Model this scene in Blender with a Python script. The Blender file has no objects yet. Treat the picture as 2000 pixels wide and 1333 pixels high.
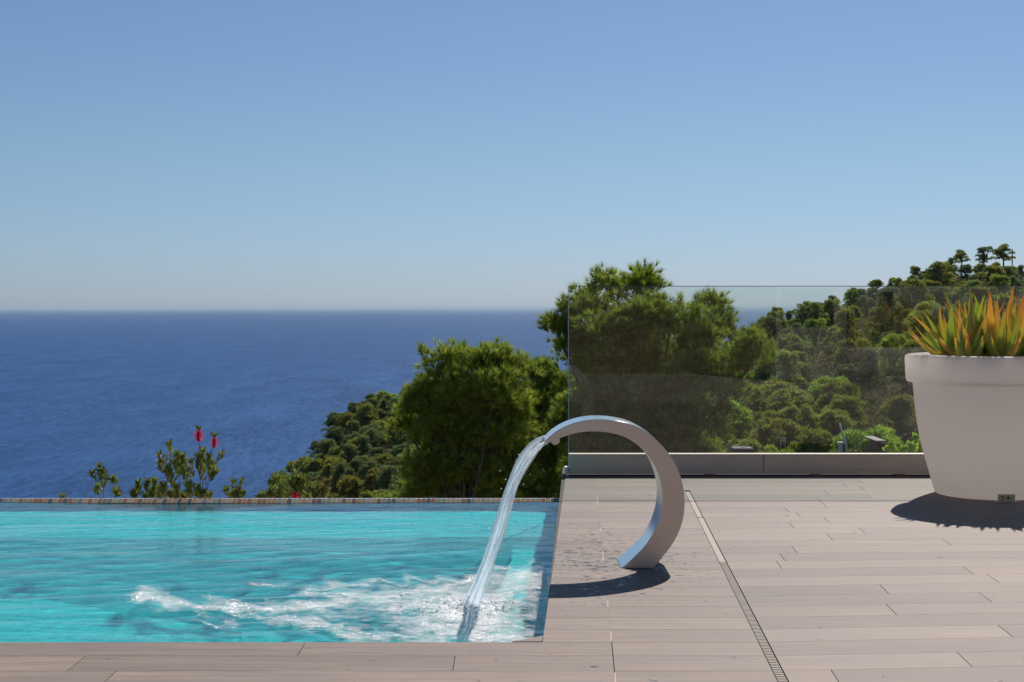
import bpy, math, random
import numpy as np
from mathutils import Vector, noise as mnoise
R = math.radians
S = bpy.context.scene
COL = S.collection
rng = np.random.default_rng(7)
random.seed(7)

# ------------------------------------------------------------------ camera, sky, sun
F = 2900.0      # focal length in photo pixels (2000 wide)
CZ = 1.1        # eye height over the deck
HY = 603.0      # horizon row
cam = bpy.data.cameras.new('camera')
cam.sensor_width = 36.0
cam.lens = 36.0 * F / 2000.0
cam.shift_y = -(666.5 - HY) / 2000.0
cam.clip_start = 0.1
cam.clip_end = 900000.0
co = bpy.data.objects.new('camera', cam)
co.location = (0, 0, CZ)
co.rotation_euler = (R(90), 0, 0)
COL.objects.link(co)
S.camera = co

SUN = Vector((0.37, 1.04, 1.0)).normalized()
ELEV = math.asin(SUN.z)
AZ = math.atan2(SUN.x, SUN.y)
w = bpy.data.worlds.new("World")
S.world = w
w.use_nodes = True
wn = w.node_tree
bg = wn.nodes['Background']
sky = wn.nodes.new('ShaderNodeTexSky')
sky.sky_type = 'NISHITA'
sky.sun_disc = False
sky.sun_elevation = ELEV
sky.sun_rotation = AZ
sky.altitude = 100
sky.air_density = 1.0
sky.dust_density = 0.3
sky.ozone_density = 2.0
hs = wn.nodes.new('ShaderNodeHueSaturation')
hs.inputs['Saturation'].default_value = 1.0
hs.inputs['Value'].default_value = 2.0
tcw = wn.nodes.new('ShaderNodeTexCoord')
spw = wn.nodes.new('ShaderNodeSeparateXYZ'); wn.links.new(tcw.outputs['Generated'], spw.inputs[0])
rpw = wn.nodes.new('ShaderNodeValToRGB'); wn.links.new(spw.outputs[2], rpw.inputs[0])
SKY_STOPS = [(0.0, (.68, .93, 1.60)), (.03, (.73, .94, 1.46)), (.10, (.80, 1.00, 1.25)), (.21, (.84, 1.02, 1.24)), (.5, (.9, 1, 1.05))]
while len(rpw.color_ramp.elements) < len(SKY_STOPS): rpw.color_ramp.elements.new(.5)
for e_, (p_, c_) in zip(rpw.color_ramp.elements, SKY_STOPS):
    e_.position = p_; e_.color = (*[q_*.5 for q_ in c_], 1)
mxw = wn.nodes.new('ShaderNodeMix'); mxw.data_type = 'RGBA'; mxw.blend_type = 'MULTIPLY'; mxw.inputs[0].default_value = 1
wn.links.new(sky.outputs[0], mxw.inputs[6]); wn.links.new(rpw.outputs[0], mxw.inputs[7])
wn.links.new(mxw.outputs[2], hs.inputs['Color'])
wn.links.new(hs.outputs[0], bg.inputs[0])
bg.inputs[1].default_value = 0.0455

sl = bpy.data.lights.new('sun', 'SUN')
sl.energy = 4.5
sl.angle = R(0.53)
sl.color = (1.0, 0.93, 0.86)
try: sl.cycles.is_caustics_light = True
except Exception: pass
so = bpy.data.objects.new('sun', sl)
so.rotation_euler = (-SUN).to_track_quat('-Z', 'Y').to_euler()
so.location = (3, 8, 12)
COL.objects.link(so)

S.view_settings.view_transform = 'Standard'
S.view_settings.look = 'None'
S.view_settings.exposure = 0.3
S.view_settings.gamma = 1.0
S.cycles.max_bounces = 10
S.cycles.transparent_max_bounces = 24
S.cycles.transmission_bounces = 8
S.cycles.diffuse_bounces = 9
S.cycles.sample_clamp_indirect = 6.0
S.cycles.caustics_refractive = True
S.cycles.caustics_reflective = False

# ------------------------------------------------------------------ helpers
def px(x, y, D):
    """point at ground distance D seen at photo pixel x, y (used once, to measure positions)"""
    return Vector(((x - 1000) / F * D, D, CZ - (y - HY) / F * D))
def gnd(x, y, z=0.0):
    D = (CZ - z) * F / (y - HY)
    return Vector(((x - 1000) / F * D, D, z))

def link(name, me, mat=None, parent=None):
    o = bpy.data.objects.new(name, me)
    COL.objects.link(o)
    if mat is not None:
        if isinstance(mat, (list, tuple)):
            for m in mat: me.materials.append(m)
        else: me.materials.append(mat)
    if parent is not None: o.parent = parent
    return o
def tag(o, label=None, cat=None, group=None, kind=None):
    if label: o['label'] = label
    if cat: o['category'] = cat
    if group: o['group'] = group
    if kind: o['kind'] = kind
    return o
def empty(name, loc=(0, 0, 0), rz=0):
    o = bpy.data.objects.new(name, None)
    o.empty_display_size = 0.2
    o.location = loc; o.rotation_euler = (0, 0, rz)
    COL.objects.link(o)
    return o
def np_mesh(name, V, Fc, smooth=False, attrs=None):
    """V (n,3); Fc (m,k) all faces the same size"""
    V = np.asarray(V, dtype=np.float32); Fc = np.asarray(Fc, dtype=np.int32)
    me = bpy.data.meshes.new(name)
    me.vertices.add(len(V)); me.vertices.foreach_set('co', V.ravel())
    m, k = Fc.shape
    me.loops.add(m * k); me.loops.foreach_set('vertex_index', Fc.ravel())
    me.polygons.add(m)
    me.polygons.foreach_set('loop_start', np.arange(0, m * k, k, dtype=np.int32))
    if smooth: me.polygons.foreach_set('use_smooth', np.ones(m, dtype=bool))
    if attrs:
        for an, (typ, arr) in attrs.items():
            a = me.attributes.new(an, typ, 'POINT')
            if typ == 'FLOAT': a.data.foreach_set('value', np.asarray(arr, dtype=np.float32).ravel())
            else: a.data.foreach_set('color', np.asarray(arr, dtype=np.float32).ravel())
    me.update(calc_edges=True)
    me.validate()
    return me

class MB:
    def __init__(s): s.v = []; s.f = []; s.m = []; s.sm = []
    def add(s, vs, fs, mi=0, smooth=False):
        b = len(s.v); s.v += [tuple(v) for v in vs]
        for f in fs:
            s.f.append(tuple(i + b for i in f)); s.m.append(mi); s.sm.append(smooth)
        return s
    def box(s, a, b, mi=0):
        x0, y0, z0 = a; x1, y1, z1 = b
        return s.add([(x0,y0,z0),(x1,y0,z0),(x1,y1,z0),(x0,y1,z0),(x0,y0,z1),(x1,y0,z1),(x1,y1,z1),(x0,y1,z1)],
              [(0,3,2,1),(4,5,6,7),(0,1,5,4),(1,2,6,5),(2,3,7,6),(3,0,4,7)], mi)
    def prism(s, poly, z0, z1, mi=0):
        n = len(poly)
        vs = [(p[0], p[1], z0) for p in poly] + [(p[0], p[1], z1) for p in poly]
        fs = [tuple(range(n-1, -1, -1)), tuple(range(n, 2*n))]
        for i in range(n):
            j = (i+1) % n; fs.append((i, j, j+n, i+n))
        return s.add(vs, fs, mi)
    def tube(s, pts, rad, n=8, mi=0, cap=True):
        pts = [Vector(p) for p in pts]
        if not isinstance(rad, (list, tuple)): rad = [rad] * len(pts)
        vs = []
        up = Vector((0.1, 0.2, 1)).normalized()
        for i, p in enumerate(pts):
            t = (pts[min(i+1, len(pts)-1)] - pts[max(i-1, 0)]).normalized()
            a = t.cross(up)
            if a.length < 1e-3: a = t.cross(Vector((1, 0, 0)))
            a.normalize(); b = t.cross(a)
            for k in range(n):
                an = 2*math.pi*k/n
                vs.append(p + (a*math.cos(an) + b*math.sin(an))*rad[i])
        fs = []
        for i in range(len(pts)-1):
            for k in range(n):
                k2 = (k+1) % n
                fs.append((i*n+k, i*n+k2, (i+1)*n+k2, (i+1)*n+k))
        s.add(vs, fs, mi, True)
        if cap:
            b = len(s.v) - len(vs)
            s.f.append(tuple(b+k for k in range(n-1, -1, -1))); s.m.append(mi); s.sm.append(False)
            e = b + (len(pts)-1)*n
            s.f.append(tuple(e+k for k in range(n))); s.m.append(mi); s.sm.append(False)
        return s
    def lathe(s, prof, n=48, mi=0, c=(0,0)):
        vs = []
        for r, z in prof:
            for k in range(n):
                a = 2*math.pi*k/n
                vs.append((c[0]+r*math.cos(a), c[1]+r*math.sin(a), z))
        fs = []
        for i in range(len(prof)-1):
            for k in range(n):
                k2 = (k+1) % n
                fs.append((i*n+k, i*n+k2, (i+1)*n+k2, (i+1)*n+k))
        return s.add(vs, fs, mi, True)
    def build(s, name, mat=None, parent=None):
        me = bpy.data.meshes.new(name)
        me.from_pydata(s.v, [], s.f)
        me.polygons.foreach_set('material_index', s.m)
        me.polygons.foreach_set('use_smooth', s.sm)
        me.update()
        return link(name, me, mat, parent)

def bevel(o, wd, seg=2):
    m = o.modifiers.new('bevel', 'BEVEL'); m.width = wd; m.segments = seg
    m.limit_method = 'ANGLE'; m.angle_limit = R(35)
    return o

# ------------------------------------------------------------------ material helpers
class NT:
    def __init__(s, name):
        s.mat = bpy.data.materials.new(name); s.mat.use_nodes = True
        s.t = s.mat.node_tree; s.n = s.t.nodes; s.l = s.t.links
        s.p = s.n['Principled BSDF']; s.out = s.n['Material Output']
    def node(s, typ, ins=None, **kw):
        n = s.n.new(typ)
        for k, v in kw.items(): setattr(n, k, v)
        if ins:
            for k, v in ins.items(): s.set(n, k, v)
        return n
    def set(s, n, k, v):
        i = n.inputs[k]
        if isinstance(v, bpy.types.NodeSocket): s.l.new(v, i)
        elif isinstance(v, bpy.types.Node): s.l.new(v.outputs[0], i)
        else:
            if i.type == 'RGBA' and len(v) == 3: v = (*v, 1)
            i.default_value = v
    def coord(s, scale=(1,1,1), loc=(0,0,0), out='Object', rot=(0,0,0)):
        tc = s.node('ShaderNodeTexCoord')
        return s.node('ShaderNodeMapping', {'Vector': tc.outputs[out], 'Scale': scale, 'Location': loc, 'Rotation': rot}).outputs[0]
    def noise(s, vec, scale, detail=4, rough=.5, dist=0, out='Fac'):
        return s.node('ShaderNodeTexNoise', {'Vector': vec, 'Scale': scale, 'Detail': detail, 'Roughness': rough, 'Distortion': dist}).outputs[out]
    def ramp(s, fac, stops, interp='LINEAR'):
        r = s.node('ShaderNodeValToRGB', {'Fac': fac}); cr = r.color_ramp; cr.interpolation = interp
        while len(cr.elements) < len(stops): cr.elements.new(0.5)
        for e, (p, c) in zip(cr.elements, stops):
            e.position = p
            e.color = (c, c, c, 1) if isinstance(c, (int, float)) else (*c, 1)
        return r.outputs[0]
    def mix(s, fac, a, b, mode='MIX'):
        m = s.node('ShaderNodeMix', data_type='RGBA', blend_type=mode)
        s.set(m, 0, fac); s.set(m, 6, a); s.set(m, 7, b)
        return m.outputs[2]
    def math(s, op, a, b=None, c=None, clamp=False):
        m = s.node('ShaderNodeMath', operation=op, use_clamp=clamp)
        s.set(m, 0, a)
        if b is not None: s.set(m, 1, b)
        if c is not None: s.set(m, 2, c)
        return m.outputs[0]
    def bump(s, h, strength=.3, dist=.01):
        return s.node('ShaderNodeBump', {'Height': h, 'Strength': strength, 'Distance': dist}).outputs[0]
    def P(s, **kw):
        names = dict(color='Base Color', rough='Roughness', metal='Metallic', normal='Normal', ior='IOR',
                     spec='Specular IOR Level', trans='Transmission Weight', alpha='Alpha', sss='Subsurface Weight',
                     aniso='Anisotropic', coat='Coat Weight')
        for k, v in kw.items(): s.set(s.p, names[k], v)
        return s

def simple(name, color, rough=.6, metal=0, var=.15, sc=6):
    t = NT(name); c = t.coord()
    n = t.noise(c, sc, 5)
    col = t.mix(n, tuple(x*(1-var) for x in color), tuple(min(1, x*(1+var)) for x in color))
    t.P(color=col, rough=rough, metal=metal)
    return t.mat

def foliage(name, c1, c2, transl=.35, objvar=True, c3=None, rough=.55, tuft=False):
    """leaf material; tint varies per leaf and per plant"""
    t = NT(name)
    g = t.node('ShaderNodeNewGeometry').outputs['Random Per Island']
    if tuft: g = t.math('ADD', t.math('MULTIPLY', g, .3), t.math('MULTIPLY', t.node('ShaderNodeAttribute', attribute_name='tuft_tint').outputs['Fac'], .7))  # tuft tint paints light and dark clumps into the leaf colour
    col = t.mix(g, c1, c2)
    if c3:
        n = t.noise(t.coord(), 1.1, 3)
        col = t.mix(t.ramp(n, [(.42, 0), (.6, 1)]), col, c3)
    if objvar:
        r = t.node('ShaderNodeObjectInfo').outputs['Random']
        v = t.math('MULTIPLY_ADD', r, .55, .72)
        h = t.math('MULTIPLY_ADD', r, .05, .475)
        col = t.node('ShaderNodeHueSaturation', {'Color': col, 'Value': v, 'Hue': h, 'Saturation': 1.0}).outputs[0]
    d = t.node('ShaderNodeBsdfDiffuse', {'Color': col})
    tr = t.node('ShaderNodeBsdfTranslucent', {'Color': col})
    gl = t.node('ShaderNodeBsdfGlossy', {'Color': (1, 1, 1), 'Roughness': rough})
    m = t.node('ShaderNodeMixShader', {0: transl, 1: d.outputs[0], 2: tr.outputs[0]})
    m2 = t.node('ShaderNodeMixShader', {0: .03, 1: m.outputs[0], 2: gl.outputs[0]})
    t.l.new(m2.outputs[0], t.out.inputs[0])
    return t.mat

# ------------------------------------------------------------------ materials
def mat_planks():
    t = NT('porcelain_planks')
    geo = t.node('ShaderNodeNewGeometry')
    isl = geo.outputs['Random Per Island']
    tc = t.node('ShaderNodeTexCoord').outputs['Object']
    off = t.node('ShaderNodeCombineXYZ', {0: t.math('MULTIPLY', isl, 37.0), 1: t.math('MULTIPLY', isl, 91.0), 2: 0.0})
    v = t.node('ShaderNodeVectorMath', {0: tc, 1: off.outputs[0]}, operation='ADD').outputs[0]
    grain = t.noise(t.node('ShaderNodeMapping', {'Vector': v, 'Scale': (2.2, 42, 42)}).outputs[0], 1.0, 8, .66, .5)
    soft = t.noise(t.node('ShaderNodeMapping', {'Vector': v, 'Scale': (1.4, 5, 5)}).outputs[0], 1.0, 5, .6)
    fine = t.noise(t.node('ShaderNodeMapping', {'Vector': v, 'Scale': (14, 190, 190)}).outputs[0], 1.0, 4, .7)
    c = t.mix(t.ramp(grain, [(.25, 0), (.75, 1)]), (.145, .111, .090), (.335, .271, .232))
    c = t.mix(t.ramp(soft, [(.38, 0), (.66, .62)]), c, (.175, .155, .15))
    c = t.mix(t.ramp(fine, [(.3, .3), (.55, 0)]), c, (.20, .155, .135))
    tint = t.ramp(isl, [(0, (.80, .78, .78)), (.1, (.86, .84, .85)), (.16, (1.05, 1.02, .99)), (.4, (.95, .93, .93)), (.65, (1.04, 1.01, .98)), (.88, (1.17, 1.14, 1.11)), (1, (1.0, .97, .94))])
    c = t.mix(1.0, c, tint, 'MULTIPLY')
    # damp marks and spray drops round the fountain
    pos = t.node('ShaderNodeSeparateXYZ', {0: tc})
    X, Y = pos.outputs[0], pos.outputs[1]
    dx = t.math('MULTIPLY', t.math('SUBTRACT', X, .42), 1.35); dy = t.math('MULTIPLY', t.math('SUBTRACT', Y, 6.5), .72)
    dd = t.math('SQRT', t.math('ADD', t.math('MULTIPLY', dx, dx), t.math('MULTIPLY', dy, dy)))
    near = t.node('ShaderNodeMapRange', {'Value': dd, 'From Min': .05, 'From Max': .95, 'To Min': 1.0, 'To Max': 0.0}).outputs[0]
    sp1 = t.node('ShaderNodeTexNoise', {'Vector': tc, 'Scale': 24, 'Detail': 4, 'Roughness': .65, 'Distortion': .6}).outputs[0]
    wet1 = t.node('ShaderNodeMapRange', {'Value': t.math('ADD', sp1, t.math('MULTIPLY', near, .15)), 'From Min': .655, 'From Max': .70}).outputs[0]
    vor = t.node('ShaderNodeTexVoronoi', {'Vector': tc, 'Scale': 3.4, 'Randomness': 1.0})
    sz = t.math('MULTIPLY', t.node('ShaderNodeSeparateColor', {0: vor.outputs['Color']}).outputs[0], .10)
    near2 = t.node('ShaderNodeMapRange', {'Value': dd, 'From Min': .2, 'From Max': 2.0, 'To Min': 1.0, 'To Max': .5}).outputs[0]
    drop = t.math('LESS_THAN', vor.outputs['Distance'], t.math('MULTIPLY', t.math('SUBTRACT', sz, .055), t.math('MULTIPLY', near2, 2.0)))
    wet = t.math('MAXIMUM', wet1, drop)
    c = t.mix(wet, c, t.mix(1.0, c, (.58, .57, .60), 'MULTIPLY'))
    rr = t.math('MULTIPLY_ADD', grain, .25, .50)
    rough = t.mix(wet, rr, (.25, .25, .25))
    t.P(color=c, rough=rough, spec=.14, normal=t.bump(t.math('ADD', grain, fine), .25, .0012))
    return t.mat
M_plank = mat_planks()
M_grout = simple('grout', (.07, .055, .045), .9)
M_groutl = simple('light_grout', (.62, .5, .33), .9)
M_paving = simple('stone_paving', (.30, .245, .205), .7, sc=3)

def mat_tile(name, c1, c2, scale, grout, rough=.12, mort=.06):
    t = NT(name)
    tc = t.node('ShaderNodeTexCoord').outputs['Object']
    g = t.node('ShaderNodeNewGeometry').outputs['Normal']
    # tiles of side 1/scale laid on whichever plane the wall lies in
    def cell(axis):
        s_ = t.node('ShaderNodeSeparateXYZ', {0: tc}).outputs[axis]
        v = t.math('MULTIPLY', s_, scale)
        return t.math('FLOOR', v), t.math('FRACT', v)
    cells = [cell(i) for i in range(3)]
    nn = t.node('ShaderNodeSeparateXYZ', {0: g})
    lines = None
    for i in range(3):
        e = t.math('LESS_THAN', cells[i][1], mort)
        use = t.math('LESS_THAN', t.math('ABSOLUTE', nn.outputs[i]), .6)
        e = t.math('MULTIPLY', e, use)
        lines = e if lines is None else t.math('MAXIMUM', lines, e)
    cv = t.node('ShaderNodeCombineXYZ', {0: cells[0][0], 1: cells[1][0], 2: cells[2][0]})
    wn_ = t.node('ShaderNodeTexWhiteNoise', {'Vector': cv.outputs[0]}, noise_dimensions='3D').outputs[0]
    c = t.mix(wn_, c1, c2)
    c = t.mix(lines, c, grout)
    t.P(color=c, rough=rough)
    return t.mat
M_pooltile = mat_tile('turquoise_mosaic', (.04, .58, .585), (.09, .74, .71), 28, (.35, .72, .70), .3)

def mat_edge_mosaic():
    t = NT('iridescent_mosaic')
    isl = t.node('ShaderNodeNewGeometry').outputs['Random Per Island']
    c = t.ramp(isl, [(0, (.34, .17, .09)), (.14, (.42, .33, .22)), (.3, (.14, .12, .12)), (.42, (.42, .35, .25)), (.55, (.28, .13, .09)), (.62, (.30, .29, .23)), (.78, (.45, .25, .13)), (.9, (.22, .21, .20))], 'CONSTANT')
    t.P(color=c, rough=.18, coat=.6)
    return t.mat
M_edge = mat_edge_mosaic()
M_white_grout = simple('white_grout', (.62, .54, .42), .8)
M_navy_tile = mat_tile('navy_mosaic', (.02, .04, .10), (.05, .07, .16), 30, (.10, .12, .2), .15)

def mat_water():
    t = NT('pool_water')
    c = t.coord((1, 1, 1))
    n = t.noise(c, 9, 3, .55)
    t.P(color=(.36, .985, 1.0), rough=.0, trans=1.0, ior=1.26, normal=t.bump(t.math('ADD', n, t.math('MULTIPLY', t.noise(t.coord((20, 34, 1)), 1.0, 4, .6), .35)), .16, .02))
    return t.mat
M_water = mat_water()

def mat_stream():
    t = NT('falling_water')
    c = t.coord((40, 40, 5))
    n = t.noise(c, 1.0, 4, .6)
    t.P(color=(.96, .99, 1), rough=.03, trans=1.0, ior=1.33, normal=t.bump(n, .6, .012))
    gl = t.node('ShaderNodeBsdfTransparent', {'Color': (.93, .97, 1)})
    dd = t.node('ShaderNodeBsdfTranslucent', {'Color': (.90, .94, .96)})
    m = t.node('ShaderNodeMixShader', {0: .82, 1: t.p.outputs[0], 2: gl.outputs[0]})
    m2 = t.node('ShaderNodeMixShader', {0: .24, 1: m.outputs[0], 2: dd.outputs[0]})
    t.l.new(m2.outputs[0], t.out.inputs[0])
    return t.mat
M_stream = mat_stream()

def mat_foam():
    t = NT('foam')
    a = t.node('ShaderNodeAttribute', attribute_name='foam_amount').outputs['Fac']
    c = t.coord()
    n0 = t.noise(t.coord((5.5, 8.5, 1)), 1.0, 5, .62, .9)
    n1 = t.noise(c, 20, 7, .72, .6)
    n2 = t.noise(c, 85, 3, .6)
    v = t.node('ShaderNodeTexVoronoi', {'Vector': c, 'Scale': 60}).outputs['Distance']
    s = t.math('ADD', a, t.math('MULTIPLY', t.math('SUBTRACT', n0, .5), 1.5))
    s = t.math('ADD', s, t.math('MULTIPLY', t.math('SUBTRACT', n1, .5), 1.1))
    s = t.math('ADD', s, t.math('MULTIPLY', t.math('SUBTRACT', n2, .5), .5))
    lace = t.node('ShaderNodeTexVoronoi', {'Vector': t.coord((16, 24, 10)), 'Scale': 1.0}, feature='DISTANCE_TO_EDGE').outputs['Distance']
    s = t.math('SUBTRACT', s, t.math('MULTIPLY', lace, .75))
    al = t.node('ShaderNodeMapRange', {'Value': s, 'From Min': .18, 'From Max': 1.15}).outputs[0]
    al = t.math('MULTIPLY', t.math('MULTIPLY', al, .97), t.math('GREATER_THAN', a, -.12))
    t.P(color=(.93, .95, .95), rough=.12, spec=.9, normal=t.bump(t.math('ADD', v, t.math('MULTIPLY', n1, 2.0)), .7, .012))
    tr = t.node('ShaderNodeBsdfTransparent')
    m = t.node('ShaderNodeMixShader', {0: al, 1: tr.outputs[0], 2: t.p.outputs[0]})
    t.l.new(m.outputs[0], t.out.inputs[0])
    return t.mat
M_foam = mat_foam()

def mat_sea():
    t = NT('sea_water')
    tc = t.coord((1, 1, 1))
    n1 = t.noise(t.coord((.30, .10, 1)), 1.0, 8, .68, .3)
    nm = t.noise(t.coord((.16, .030, 1)), 1.0, 8, .72, .4)
    n2 = t.noise(t.coord((.016, .004, 1)), 1.0, 6, .62)
    n3 = t.noise(t.coord((.0022, .0004, 1), rot=(0, 0, .12)), 1.0, 5, .58)
    h = nm
    k = t.math('MULTIPLY_ADD', nm, .5, t.math('MULTIPLY', n1, .25))
    k = t.math('MULTIPLY_ADD', n2, .25, k)
    c = t.mix(t.ramp(k, [(.45, 0), (.56, 1)]), (.010, .046, .145), (.036, .112, .285))  # light and dark of the ripples painted into the sea colour
    c = t.mix(t.ramp(n3, [(.35, 0), (.68, .6)]), c, (.021, .072, .195))
    cap = t.noise(t.coord((.55, .09, 1)), 1.0, 6, .7)
    c = t.mix(t.ramp(cap, [(.73, 0), (.77, .8)]), c, (.45, .55, .65))  # pale flecks painted in for sun sparkle on the waves
    t.P(color=c, rough=.45, spec=.03, ior=1.33, normal=t.bump(h, 1.0, 1.2))
    return t.mat
M_sea = mat_sea()

def mat_glass():
    t = NT('balustrade_glass')
    tr = t.node('ShaderNodeBsdfTransparent', {'Color': (.93, .965, .95)})
    gl = t.node('ShaderNodeBsdfGlossy', {'Color': (1, 1, 1), 'Roughness': .0})
    lw = t.node('ShaderNodeLayerWeight', {'Blend': .5})
    fr = t.math('MULTIPLY_ADD', t.math('POWER', lw.outputs['Facing'], 5.0), .95, .042)
    sm = t.noise(t.coord((3, 1, 9)), 2.0, 5, .6)
    f = t.math('MULTIPLY', fr, 1.0)
    m = t.node('ShaderNodeMixShader', {0: f, 1: tr.outputs[0], 2: gl.outputs[0]})
    # faint dust and dried spray on the pane
    vor = t.node('ShaderNodeTexVoronoi', {'Vector': t.coord(), 'Scale': 26})
    dot = t.math('LESS_THAN', vor.outputs['Distance'], .06)
    dirt = t.math('ADD', t.math('MULTIPLY', dot, .03), t.math('MULTIPLY', t.ramp(sm, [(.45, 0), (.8, 1)]), .006))
    df = t.node('ShaderNodeBsdfTranslucent', {'Color': (.75, .72, .68)})
    m2 = t.node('ShaderNodeMixShader', {0: dirt, 1: m.outputs[0], 2: df.outputs[0]})
    t.l.new(m2.outputs[0], t.out.inputs[0])
    return t.mat
M_glass = mat_glass()
M_glass_edge = NT('glass_edge').P(color=(.05, .12, .10), rough=.15, spec=.7).mat
M_glass_edge_w = NT('glass_edge_polished').P(color=(.45, .50, .50), rough=.3, spec=.6).mat

def mat_beam():
    t = NT('beam_wood_tile')
    v = t.coord((1.6, 30, 30))
    g = t.noise(v, 1.0, 7, .65, .4)
    b = t.noise(t.coord((1.2, 3, 3)), 1.0, 3)
    c = t.mix(g, (.44, .335, .26), (.76, .61, .48))
    c = t.mix(t.ramp(b, [(.4, 0), (.7, .5)]), c, (.62, .50, .40))
    t.P(color=c, rough=.5, normal=t.bump(g, .2, .002))
    return t.mat
M_beam = mat_beam()

def mat_steel():
    t = NT('brushed_steel')
    n = t.noise(t.coord((25, 25, 260)), 1.0, 4, .6)
    m = t.noise(t.coord(), 5, 5, .6)
    c = t.mix(m, (.68, .55, .46), (.79, .67, .58))  # warm brown of the mirrored deck mixed into the steel colour
    t.P(color=c, metal=1.0, rough=t.math('MULTIPLY_ADD', m, .14, .34), normal=t.bump(n, .06, .001))
    return t.mat
M_steel = mat_steel()
M_steel_pol = NT('polished_steel').P(color=(.72, .75, .78), metal=1.0, rough=.16).mat

def mat_pot():
    t = NT('white_plastic')
    n = t.noise(t.coord(), 3, 4)
    f = t.noise(t.coord(), 220, 2)
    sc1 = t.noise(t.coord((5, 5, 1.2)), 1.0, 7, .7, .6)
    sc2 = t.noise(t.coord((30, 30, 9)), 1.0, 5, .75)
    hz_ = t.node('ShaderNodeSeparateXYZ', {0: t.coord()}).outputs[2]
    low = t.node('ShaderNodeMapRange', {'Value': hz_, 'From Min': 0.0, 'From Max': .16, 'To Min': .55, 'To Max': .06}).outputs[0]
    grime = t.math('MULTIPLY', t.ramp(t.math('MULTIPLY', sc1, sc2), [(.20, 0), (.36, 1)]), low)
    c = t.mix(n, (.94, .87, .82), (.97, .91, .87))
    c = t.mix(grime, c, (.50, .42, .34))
    t.P(color=c, rough=.48, normal=t.bump(f, .06, .001))
    tr = t.node('ShaderNodeBsdfTranslucent', {'Color': (1.0, .93, .88)})
    m = t.node('ShaderNodeMixShader', {0: .8, 1: t.p.outputs[0], 2: tr.outputs[0]})
    t.l.new(m.outputs[0], t.out.inputs[0])
    return t.mat
M_pot = mat_pot()
M_soil = simple('potting_soil', (.05, .035, .025), .95, sc=40)
M_brass = simple('brass', (.80, .58, .32), .5, .1, .1, 30)
M_darkmetal = simple('dark_metal', (.03, .028, .026), .5)
M_red = simple('copper_red', (.35, .10, .05), .5)

def mat_aloe():
    t = NT('aloe_leaf')
    a = t.node('ShaderNodeAttribute', attribute_name='tip').outputs['Fac']
    isl = t.node('ShaderNodeAttribute', attribute_name='leafrand').outputs['Fac']
    n = t.noise(t.coord((1, 1, .3)), 22, 5, .6)
    green = t.mix(isl, (.46, .56, .15), (.80, .74, .20))
    orange = t.mix(isl, (.85, .45, .17), (.78, .32, .14))
    k = t.math('ADD', t.math('ADD', t.math('MULTIPLY', a, 1.0), t.math('MULTIPLY', isl, .62)), t.math('MULTIPLY', t.math('SUBTRACT', n, .5), .5))
    c = t.mix(t.node('ShaderNodeMapRange', {'Value': k, 'From Min': .84, 'From Max': 1.75}).outputs[0], green, orange)
    t.P(color=c, rough=.42, normal=t.bump(n, .1, .004))
    tr = t.node('ShaderNodeBsdfTranslucent', {'Color': c})
    m = t.node('ShaderNodeMixShader', {0: .62, 1: t.p.outputs[0], 2: tr.outputs[0]})
    t.l.new(m.outputs[0], t.out.inputs[0])
    return t.mat
M_aloe = mat_aloe()
M_spine = simple('aloe_spines', (.75, .66, .40), .5)

M_needle_a = foliage('pine_needles', (.055, .095, .02), (.46, .56, .06), .48, False, tuft=True)  # dark end lowered to paint the shaded crown interior
M_needle_b = foliage('pine_needles_dark', (.07, .13, .025), (.32, .43, .05), .40, False, tuft=True)
M_wood = simple('pine_bark', (.10, .075, .058), .9, 0, .4, 14)
M_far = [foliage('far_pine_needles', (.11, .15, .03), (.40, .43, .075), .42, tuft=True),
         foliage('far_pine_needles_bright', (.11, .18, .02), (.37, .45, .055), .45, tuft=True),
         foliage('far_pine_needles_grey', (.08, .12, .045), (.30, .36, .12), .35, tuft=True)]
M_scrub = foliage('scrub_leaves', (.05, .07, .02), (.20, .22, .06), .3, False, (.16, .12, .07), tuft=True)
M_leaf = foliage('bottlebrush_leaves', (.07, .135, .022), (.19, .25, .04), .4, False, (.20, .17, .05))
M_leaf_bright = foliage('bright_leaves', (.22, .36, .02), (.36, .50, .04), .5, False)
M_flower = foliage('red_filaments', (.70, .015, .07), (.85, .04, .14), .4, False)
M_twig = simple('twig', (.24, .13, .09), .8)

def mat_terrain():
    t = NT('hillside_soil')
    n = t.noise(t.coord(), .35, 8, .65)
    n2 = t.noise(t.coord(), .04, 4, .6)
    c = t.mix(t.ramp(n, [(.35, 0), (.6, 1)]), (.035, .042, .018), (.10, .075, .05))
    c = t.mix(t.ramp(n2, [(.45, 0), (.62, 1)]), c, (.16, .115, .08))
    t.P(color=c, rough=.95, spec=.1, normal=t.bump(n, 1, 1.0))
    return t.mat
M_terrain = mat_terrain()

# ================================================================== SETTING
# sea
ZS = -112.0
mb = MB(); mb.add([(-150000, 150, ZS), (150000, 150, ZS), (150000, 250000, ZS), (-150000, 250000, ZS)], [(0, 1, 2, 3)])
tag(mb.build('sea', M_sea), kind='structure')

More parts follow.
